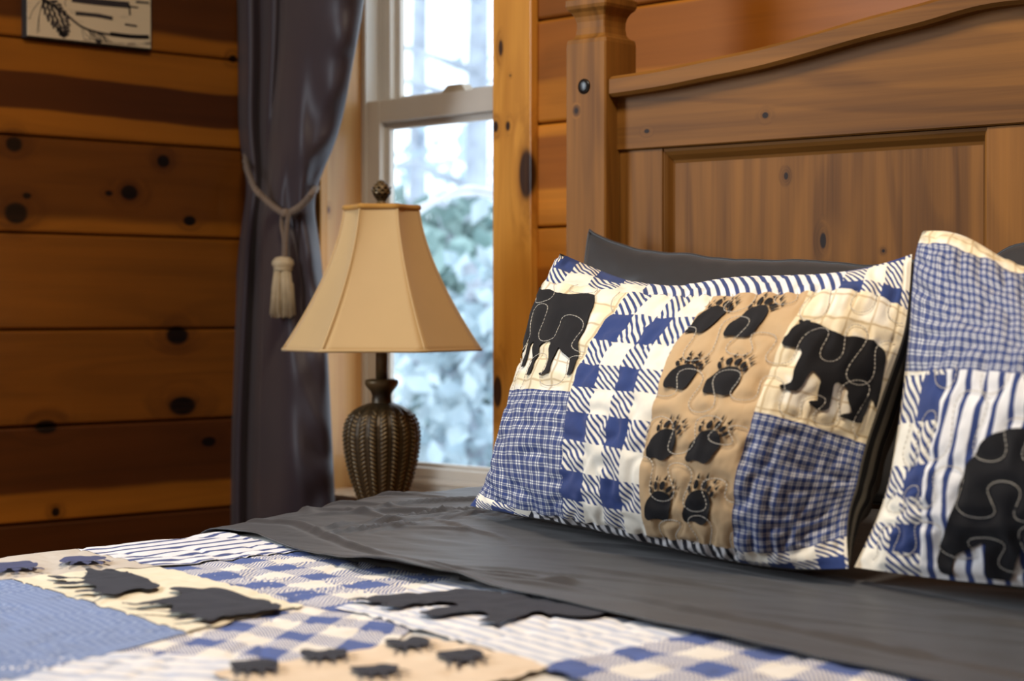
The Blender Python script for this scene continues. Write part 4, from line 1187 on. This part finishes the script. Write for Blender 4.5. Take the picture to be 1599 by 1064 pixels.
class Cushion:
    def __init__(s, name, label, surf, lines, depth=0.0032, group='patchwork bear pillow shams'):
        s.S = surf; s.lines = lines; s.depth = depth
        p0 = surf.pos(np.array([surf.us.mean()]), np.array([surf.vs[0]]))[0]
        s.o = tag(empty(name, tuple(p0)), label, 'pillow', group); s.org = p0
        pts = np.vstack(lines)
        s.kd = kdtree.KDTree(len(pts))
        for i, q in enumerate(pts): s.kd.insert((q[0], q[1], 0), i)
        s.kd.balance()
    def disp(s, u, v):
        d = np.array([s.kd.find((a, b, 0))[2] for a, b in zip(u, v)])
        edge = np.minimum.reduce([u - s.S.us[0], s.S.us[-1] - u, v - s.S.vs[0], s.S.vs[-1] - v])
        fade = sstep(0.0, 0.015, edge)
        return fade * (s.depth * (1 - np.exp(-(d / .0085) ** 2)) - .0018 * np.exp(-((s.S.us[-1] - u - .016) / .003) ** 2) + .0016 * fbm(u * 22, v * 22, 4) + .0009 * fbm(u * 70, v * 70, 8))
    def at(s, u, v, off=0.0):
        u = np.asarray(u, float); v = np.asarray(v, float)
        p, n = s.S.pn(u, v)
        return p + n * (s.disp(u, v) + off)[:, None] - s.org
    def panel(s, u0, u1, v0, v1, mat, cells=(1, 1), step=0.0032, off=0.0, name='patch', uvoff=(0, 0)):
        n1 = max(3, int((u1 - u0) / step)); n2 = max(3, int((v1 - v0) / step))
        U, V = np.meshgrid(np.linspace(u0, u1, n1), np.linspace(v0, v1, n2), indexing='ij')
        P = s.at(U.ravel(), V.ravel(), off)
        uv = np.stack([(U - u0) / (u1 - u0) * cells[0] + uvoff[0], (V - v0) / (v1 - v0) * cells[1] + uvoff[1]], -1).reshape(-1, 2)
        return mesh_obj(name, P, grid_faces(n1, n2), mat, s.o, True, uv)
    def applique(s, name, polys, mat, step=0.006, off=0.0021):
        mb = MB()
        for poly in polys:
            v, f = fan_poly(poly, step)
            top = s.at(v[:, 0], v[:, 1], off)
            b = len(mb.v)
            mb.add(top, f)
        o = mb.build(name, mat, s.o, True)
        return o
    def stitches(s, mat, r=0.00055, dash=0.0042, gap=0.0012, clip=None, name='stitching', off=0.0023):
        mb = MB()
        for L in s.lines:
            d = np.r_[0, np.cumsum(np.linalg.norm(np.diff(L, axis=0), axis=1))]
            t0 = np.arange(0, d[-1] - dash, dash + gap)
            for t in t0:
                q = np.array([t, t + dash / 2, t + dash]); u = np.interp(q, d, L[:, 0]); v = np.interp(q, d, L[:, 1])
                if clip is not None and not clip(u[1], v[1]): continue
                mb._pend = getattr(mb, '_pend', []); mb._pend.append((u, v))
        pend = getattr(mb, '_pend', [])
        if not pend: return None
        U = np.concatenate([p[0] for p in pend]); V = np.concatenate([p[1] for p in pend])
        P = s.at(U, V, off).reshape(-1, 3, 3)
        for tri in P: mb.tube([tuple(x) for x in tri], r, 4)
        o = mb.build(name, mat, s.o, True); o['kind'] = 'stuff'
        return o
    def back(s, mat, thick, sink=None, cells=14):
        """rear cover, sharing the seam with the face"""
        us, vs = s.S.us, s.S.vs
        n1, n2 = 90, 60
        a, b = np.meshgrid(np.linspace(0, 1, n1), np.linspace(0, 1, n2), indexing='ij')
        u = us[0] + (us[-1] - us[0]) * a; v = vs[0] + (vs[-1] - vs[0]) * b
        P = s.S.pos(u.ravel(), v.ravel()).reshape(n1, n2, 3)
        # bilinear (Coons) sheet between the four seams
        A = a[..., None]; B = b[..., None]
        C = (1 - A) * P[:1] + A * P[-1:] + (1 - B) * P[:, :1] + B * P[:, -1:] - ((1 - A) * (1 - B) * P[0, 0] + A * (1 - B) * P[-1, 0] + (1 - A) * B * P[0, -1] + A * B * P[-1, -1])
        n = np.cross(P[-1, 0] - P[0, 0], P[0, -1] - P[0, 0]); n /= np.linalg.norm(n)
        k = (np.clip(16 * a * (1 - a) * b * (1 - b), 0, 1)) ** 0.40
        rip = 1 + 0.05 * fbm(a * 9, b * 9, 3)
        Q = C - n * (thick * k * rip)[..., None] + n * (0.003 * np.sin(b * 40) * k)[..., None]
        Q = Q.reshape(-1, 3) - s.org
        uv = np.stack([a.ravel() * cells, b.ravel()], -1)
        return mesh_obj('back_cover', Q, grid_faces(n1, n2, flip=True), mat, s.o, True, uv)
    def piping(s, mat, r=0.0035):
        us, vs = s.S.us, s.S.vs; e = []
        for q in np.linspace(0, 1, 80): e.append((us[0] + (us[-1] - us[0]) * q, vs[0]))
        for q in np.linspace(0, 1, 60)[1:]: e.append((us[-1], vs[0] + (vs[-1] - vs[0]) * q))
        for q in np.linspace(1, 0, 80)[1:]: e.append((us[0] + (us[-1] - us[0]) * q, vs[-1]))
        for q in np.linspace(1, 0, 60)[1:-1]: e.append((us[0], vs[0] + (vs[-1] - vs[0]) * q))
        e = np.array(e); P = s.S.pos(e[:, 0], e[:, 1]) - s.org
        return MB().tube([tuple(p) for p in P], r, 8, closed=True).build('seam_edge', mat, s.o, True)

# ---- left sham: base plane through the photographed corners
zs1 = ZM + 0.044
BL = at_z(733, 789, zs1); BR = at_z(1326, 886, ZM + .040)
TL = at_y(874, 395, BL[1] + 0.165)
e1 = BR - BL; nrm = np.cross(e1, TL - BL); nrm /= np.linalg.norm(nrm)      # towards the room
if nrm[1] > 0: nrm = -nrm
us = [0, .035, .10, .205, .39, .58, .69, .80]
vs = [0, .035, .13, .225, .31, .395, .45]
# rows bottom -> top, columns left -> right : pixels
NET1 = [
    [(734, 790), (752, 794), (800, 803), (890, 818), (1016, 848), (1152, 878), (1235, 888), (1325, 888)],
    [(748, 770), (758, 776), (805, 792), (884, 808), (1012, 834), (1148, 856), (1225, 862), (1322, 838)],
    [(782, 700), (773, 706), (800, 708), (879, 715), (1002, 738), (1150, 752), (1232, 768), (1336, 762)],
    [(812, 610), (800, 610), (822, 609), (894, 613), (1025, 627), (1180, 645), (1262, 665), (1352, 694)],
    [(838, 525), (826, 527), (852, 524), (925, 535), (1054, 546), (1215, 552), (1302, 562), (1394, 572)],
    [(862, 440), (851, 441), (885, 445), (983, 459), (1114, 463), (1264, 458), (1345, 458), (1417, 484)],
    [(874, 396), (880, 398), (912, 412), (1000, 443), (1126, 435), (1280, 428), (1362, 416), (1424, 397)]]
WC = [-.30, .05, .42, .82, 1.0, .86, .55, .06]
WR = [.02, .045, .095, .115, .105, .055, -.035]
net = np.zeros((len(us), len(vs), 3))
for j in range(len(vs)):
    for i in range(len(us)):
        d = WC[i] * max(WR[j], .03) if i == 0 else (WC[i] * WR[j] if WR[j] > 0 else WR[j] * (1 if 1 < i < 6 else .2))
        if j in (0, 6) and i == 0: d = 0
        net[i, j] = on_plane(*[np.array(float(q)) for q in NET1[j][i]], BL, nrm, d)
S1 = Surf(us, vs, net)
L1 = meander(.01, .795, .015, .435, seed=4)
c1 = Cushion('pillow_sham', 'patchwork bear pillow sham with tan paw print column, left of the pair', S1, L1)
PB, PT, SP = .035, .395, .225          # panel bottom, panel top, split between bear and plaid
UA, UB, UC, UE = .205, .39, .58, .80
c1.panel(0, UA, SP, PT, M['cream'], (4.6, 4.2))
c1.panel(0, UA, PB, SP, M['plaid'], (15, 15))
c1.panel(UA, UB, PB, PT, M['check'], (4, 9), uvoff=(0, 1))
c1.panel(UB, UC, PB, PT, M['tan'])
c1.panel(UC, UE, SP, PT, M['cream'], (4.6, 4.2), uvoff=(.3, .2))
c1.panel(UC, UE, PB, SP, M['plaid'], (15, 15))
c1.panel(0, .225, PT, .45, M['check'], (5, 1.7), uvoff=(1, 1.2))
c1.panel(.225, .64, PT, .45, M['stripe_border'], (20, 2))
c1.panel(.64, UE, PT, .45, M['check'], (3.4, 1.7), uvoff=(0, .4))
c1.panel(0, .13, 0, PB, M['check'], (3, 1.2), uvoff=(.6, .3))
c1.panel(.13, .585, 0, PB, M['stripe_dark'], (24, 1))
c1.panel(.585, UE, 0, PB, M['check'], (4.5, 1.2), uvoff=(.6, .5))
c1.back(M['stripe_back'], .105, cells=150)
BEAR = np.array([(1080 + x / 3.8, 380 + y / 3.8) for x, y in [
    (545, 592), (560, 578), (580, 565), (600, 530), (630, 500), (645, 490), (640, 472), (655, 463), (668, 472), (685, 462), (705, 466), (712, 480), (760, 492), (810, 518), (865, 550), (930, 562),
    (1000, 572), (1050, 580), (1095, 602), (1130, 640), (1143, 672), (1140, 730), (1128, 790), (1118, 850), (1106, 920), (1098, 970), (1085, 985), (1075, 960), (1062, 925), (1045, 960), (1030, 1000),
    (1010, 1035), (1000, 1068), (985, 1072), (950, 1060), (900, 1045), (873, 1030), (895, 1015), (940, 1008), (925, 960), (915, 910), (922, 875), (900, 850), (865, 835), (840, 845), (832, 880),
    (825, 920), (815, 960), (800, 990), (770, 998), (730, 985), (700, 965), (690, 950), (705, 940), (740, 938), (745, 900), (755, 850), (762, 820), (740, 790), (718, 770), (690, 800), (670, 835),
    (650, 865), (620, 888), (580, 885), (535, 872), (527, 855), (545, 845), (590, 838), (605, 800), (610, 770), (630, 720), (655, 670), (648, 640), (625, 630), (590, 632), (560, 630), (545, 612)]])
bu = S1.inv(BEAR[:, 0], BEAR[:, 1])
bu[:, 0] = np.clip(bu[:, 0], UC + .004, UE - .004); bu[:, 1] = np.clip(bu[:, 1], SP + .004, PT - .004)
c1.applique('bear_applique', [smooth_closed(bu, 2)], M['black'])
BEAR_L = np.array([(720 + x / 3.8, 380 + y / 3.8) for x, y in [
    (500, 290), (540, 285), (590, 310), (650, 318), (720, 308), (770, 312), (805, 330), (800, 380), (775, 440), (745, 500), (720, 560), (705, 620), (705, 660), (695, 720), (680, 770), (660, 786), (640, 790), (637, 775),
    (655, 720), (650, 690), (620, 660), (600, 630), (585, 660), (560, 710), (550, 760), (540, 780), (500, 790), (480, 790), (478, 778), (510, 760), (530, 690), (540, 640), (545, 600), (520, 585), (490, 600), (475, 640),
    (460, 690), (450, 740), (435, 780), (410, 792), (398, 780), (410, 750), (430, 700), (440, 640), (447, 590), (432, 610), (420, 650), (408, 690), (388, 735), (376, 742), (384, 715), (402, 670), (412, 620), (420, 570)]])
bl = S1.inv(BEAR_L[:, 0], BEAR_L[:, 1])
bl = np.vstack([bl, [(.012, .268), (.004, .30), (.004, .36), (.02, .385)]])       # shoulder and head turn round the edge
bl[:, 0] = np.clip(bl[:, 0], .003, UA - .004); bl[:, 1] = np.clip(bl[:, 1], SP + .004, PT - .003)
c1.applique('bear_applique', [smooth_closed(bl, 2)], M['black'])
# paw prints: eight on the tan column, cut from the same outline
cen = [(1106, 503), (1170, 505), (1066, 591), (1131, 597), (1036, 694), (1102, 697), (1031, 789), (1091, 791)]
cu = S1.inv(np.array([c[0] for c in cen], float), np.array([c[1] for c in cen], float))
def paw_at(cush, c, size, mirror=False, asp=1.0, rot=0.0):
    polys = []
    for poly in PAW:
        p = poly * size * np.array([-1 if mirror else 1, asp]); ca, sa = math.cos(rot), math.sin(rot)
        polys.append(np.stack([p[:, 0] * ca - p[:, 1] * sa, p[:, 0] * sa + p[:, 1] * ca], -1) + c)
    cush.applique('paw_print', polys, M['black'], 0.005)
for k, c in enumerate(cu): paw_at(c1, c, .053 if k % 2 == 0 else .058, False, .82, 0.0)
c1.stitches(M['thread'], clip=lambda u, v: (UB < u or (u < UA and v > SP)) and not (u > UC and v < SP) and PB < v < PT)

# ---- right sham
BL2 = at_z(1335, 884, ZM + .040); BR2 = BL2 + np.array([.74, -.02, 0.0]); TL2 = at_y(1441, 361, BL2[1] + .14)
n2 = np.cross(BR2 - BL2, TL2 - BL2); n2 /= np.linalg.norm(n2)
if n2[1] > 0: n2 = -n2
us2 = [0, .045, .105, .22, .34, .56, .72, .80]; vs2 = [0, .06, .15, .24, .35, .415, .45]
NET2 = [
    [(1334, 886), (1375, 892), (1441, 901), (1560, 913), (1690, 925)],
    [(1362, 826), (1392, 828), (1440, 830), (1552, 836), (1680, 845)],
    [(1391, 735), (1416, 733), (1450, 730), (1552, 730), (1672, 735)],
    [(1413, 580), (1443, 580), (1485, 579), (1580, 583), (1690, 588)],
    [(1427, 420), (1458, 438), (1502, 452), (1588, 480), (1690, 500)],
    [(1434, 380), (1462, 382), (1502, 391), (1583, 425), (1680, 440)],
    [(1441, 361), (1470, 361), (1508, 370), (1580, 410), (1678, 424)]]
W2 = [0.0, .35, .62, .9, 1.0]; R2 = [.02, .06, .095, .115, .075, .03, -.01]
net2 = np.zeros((8, 7, 3))
for j in range(7):
    for i in range(5):
        d = (W2[i] if R2[j] > 0 else 1) * R2[j]
        if i == 0: d = -.015 if 0 < j < 6 else 0
        net2[i, j] = on_plane(np.array(float(NET2[j][i][0])), np.array(float(NET2[j][i][1])), BL2, n2, d)
ez = np.array([0, 0, 1.0]); ew = (BR2 - BL2) / np.linalg.norm(BR2 - BL2)
for j in range(7):                     # the part outside the picture mirrors the visible half
    mid = net2[4, j]; 
    for i, src, du in ((5, 3, .22), (6, 2, .38), (7, 0, .455)):
        d0 = (net2[src, j] - mid); along = d0 @ ew; rest = d0 - along * ew
        net2[i, j] = mid + ew * du + rest + np.array([0, 0, 0])
S2 = Surf(us2, vs2, net2)
L2 = meander(.01, .79, .012, .44, seed=9)
c2 = Cushion('pillow_sham', 'patchwork pillow sham with one big black bear on navy stripes', S2, L2)
c2.panel(0, .80, .415, .45, M['cream'], (16, .8))
c2.panel(0, .62, .24, .415, M['plaid'], (46, 15))
c2.panel(.62, .80, .24, .415, M['check'], (4, 4))
c2.panel(0, .105, 0, .24, M['check'], (2, 5.8), uvoff=(1, 1.3))
c2.panel(.105, .80, 0, .24, M['stripe'], (24, 1))
c2.back(M['stripe_back'], .10)
B2 = np.array([(1300 + x / 3.325, 620 + y / 3.325) for x, y in [
    (950, 166), (890, 180), (835, 205), (800, 235), (770, 270), (740, 310), (710, 352), (690, 400), (670, 460), (655, 520), (640, 580), (628, 622), (610, 670), (585, 720), (565, 760), (560, 800), (558, 850),
    (575, 900), (600, 930), (622, 938), (634, 920), (635, 880), (640, 828), (680, 803), (740, 778), (800, 752), (806, 800), (806, 860), (812, 915), (828, 950), (880, 958), (935, 958), (950, 890), (962, 865),
    (985, 800), (1000, 725), (1080, 735), (1150, 790), (1165, 945), (1290, 955), (1300, 800), (1500, 755), (1560, 950), (1680, 955), (1700, 650), (1680, 420), (1600, 280), (1400, 200), (1150, 165)]])
b2 = S2.inv(B2[:, 0], B2[:, 1]); b2[:, 1] = np.clip(b2[:, 1], .008, .232)
c2.applique('bear_applique', [smooth_closed(b2, 2)], M['black'])
c2.stitches(M['thread'], clip=lambda u, v: u < .56 and .012 < v < .24)

# ---- plain charcoal pillows standing behind the shams
def plain_pillow(label, corners, bulge, seed, sag, rnd=0.0):
    """corners BL, BR, TR, TL in world space"""
    c = [np.asarray(q, float) for q in corners]
    org = (c[0] + c[1]) / 2
    o = tag(empty('pillow', tuple(org)), label, 'pillow', 'charcoal pillows behind the shams')
    n1, n2 = 80, 56
    a, b = np.meshgrid(np.linspace(0, 1, n1), np.linspace(0, 1, n2), indexing='ij'); A = a[..., None]; B = b[..., None]
    P = (1 - A) * (1 - B) * c[0] + A * (1 - B) * c[1] + A * B * c[2] + (1 - A) * B * c[3]
    n = np.cross(c[1] - c[0], c[3] - c[0]); n /= np.linalg.norm(n)
    if n[1] > 0: n = -n
    P[..., 2] -= sag * (4 * a * (1 - a)) ** 0.6 * sstep(.3, 1, b) + .008 * fbm(a * 5, b * 2, seed) * sstep(.5, 1, b)
    P[..., 2] -= rnd * np.exp(-(np.minimum(a, 1 - a) / .05) ** 2) * b
    k = np.clip(16 * a * (1 - a) * b * (1 - b), 0, 1) ** 0.42
    for sg, nm in ((1, 'front_cover'), (-1, 'back_cover')):
        Q = P + n * (sg * bulge * (1 if sg > 0 else .35) * k * (1 + .14 * fbm(a * 6, b * 5, seed + 3)) + .006 * sg * fbm(a * 16, b * 8, seed) * k)[..., None]
        mesh_obj(nm, Q.reshape(-1, 3) - org, grid_faces(n1, n2, flip=(sg < 0)), M['charcoal'], o, True)
    e = np.concatenate([P[:, 0], P[-1, 1:], P[::-1, -1][1:], P[0, ::-1][1:-1]])
    MB().tube([tuple(q) for q in e - org], .0028, 6, closed=True).build('seam_edge', M['charcoal'], o, True)
def hbp(px, py, yl): return on_hb(px, py, yl)
tl = hbp(921, 364, -.035); tr = hbp(1420, 402, -.035)
bl = tl.copy() - EY * .075 + EX * .0; bl[2] = ZM + .045; br = bl + EX * .60
tr = bl + EX * .60 + EY * .075; tr[2] = tl[2] - .035
plain_pillow('charcoal pillow leaning on the headboard behind the left sham', (bl, br, tr, tl), .06, 3, .030)
q_ = hx(1528, -.035) - hx(921, -.035); tl = bl + EX * q_ + EY * .075; tl[2] = hz(1545, 373, -.035)
bl = bl + EX * q_; br = bl + EX * .68; tr = tl + EX * .68
plain_pillow('charcoal pillow leaning on the headboard behind the right sham', (bl, br, tr, tl), .06, 8, .012, .03)
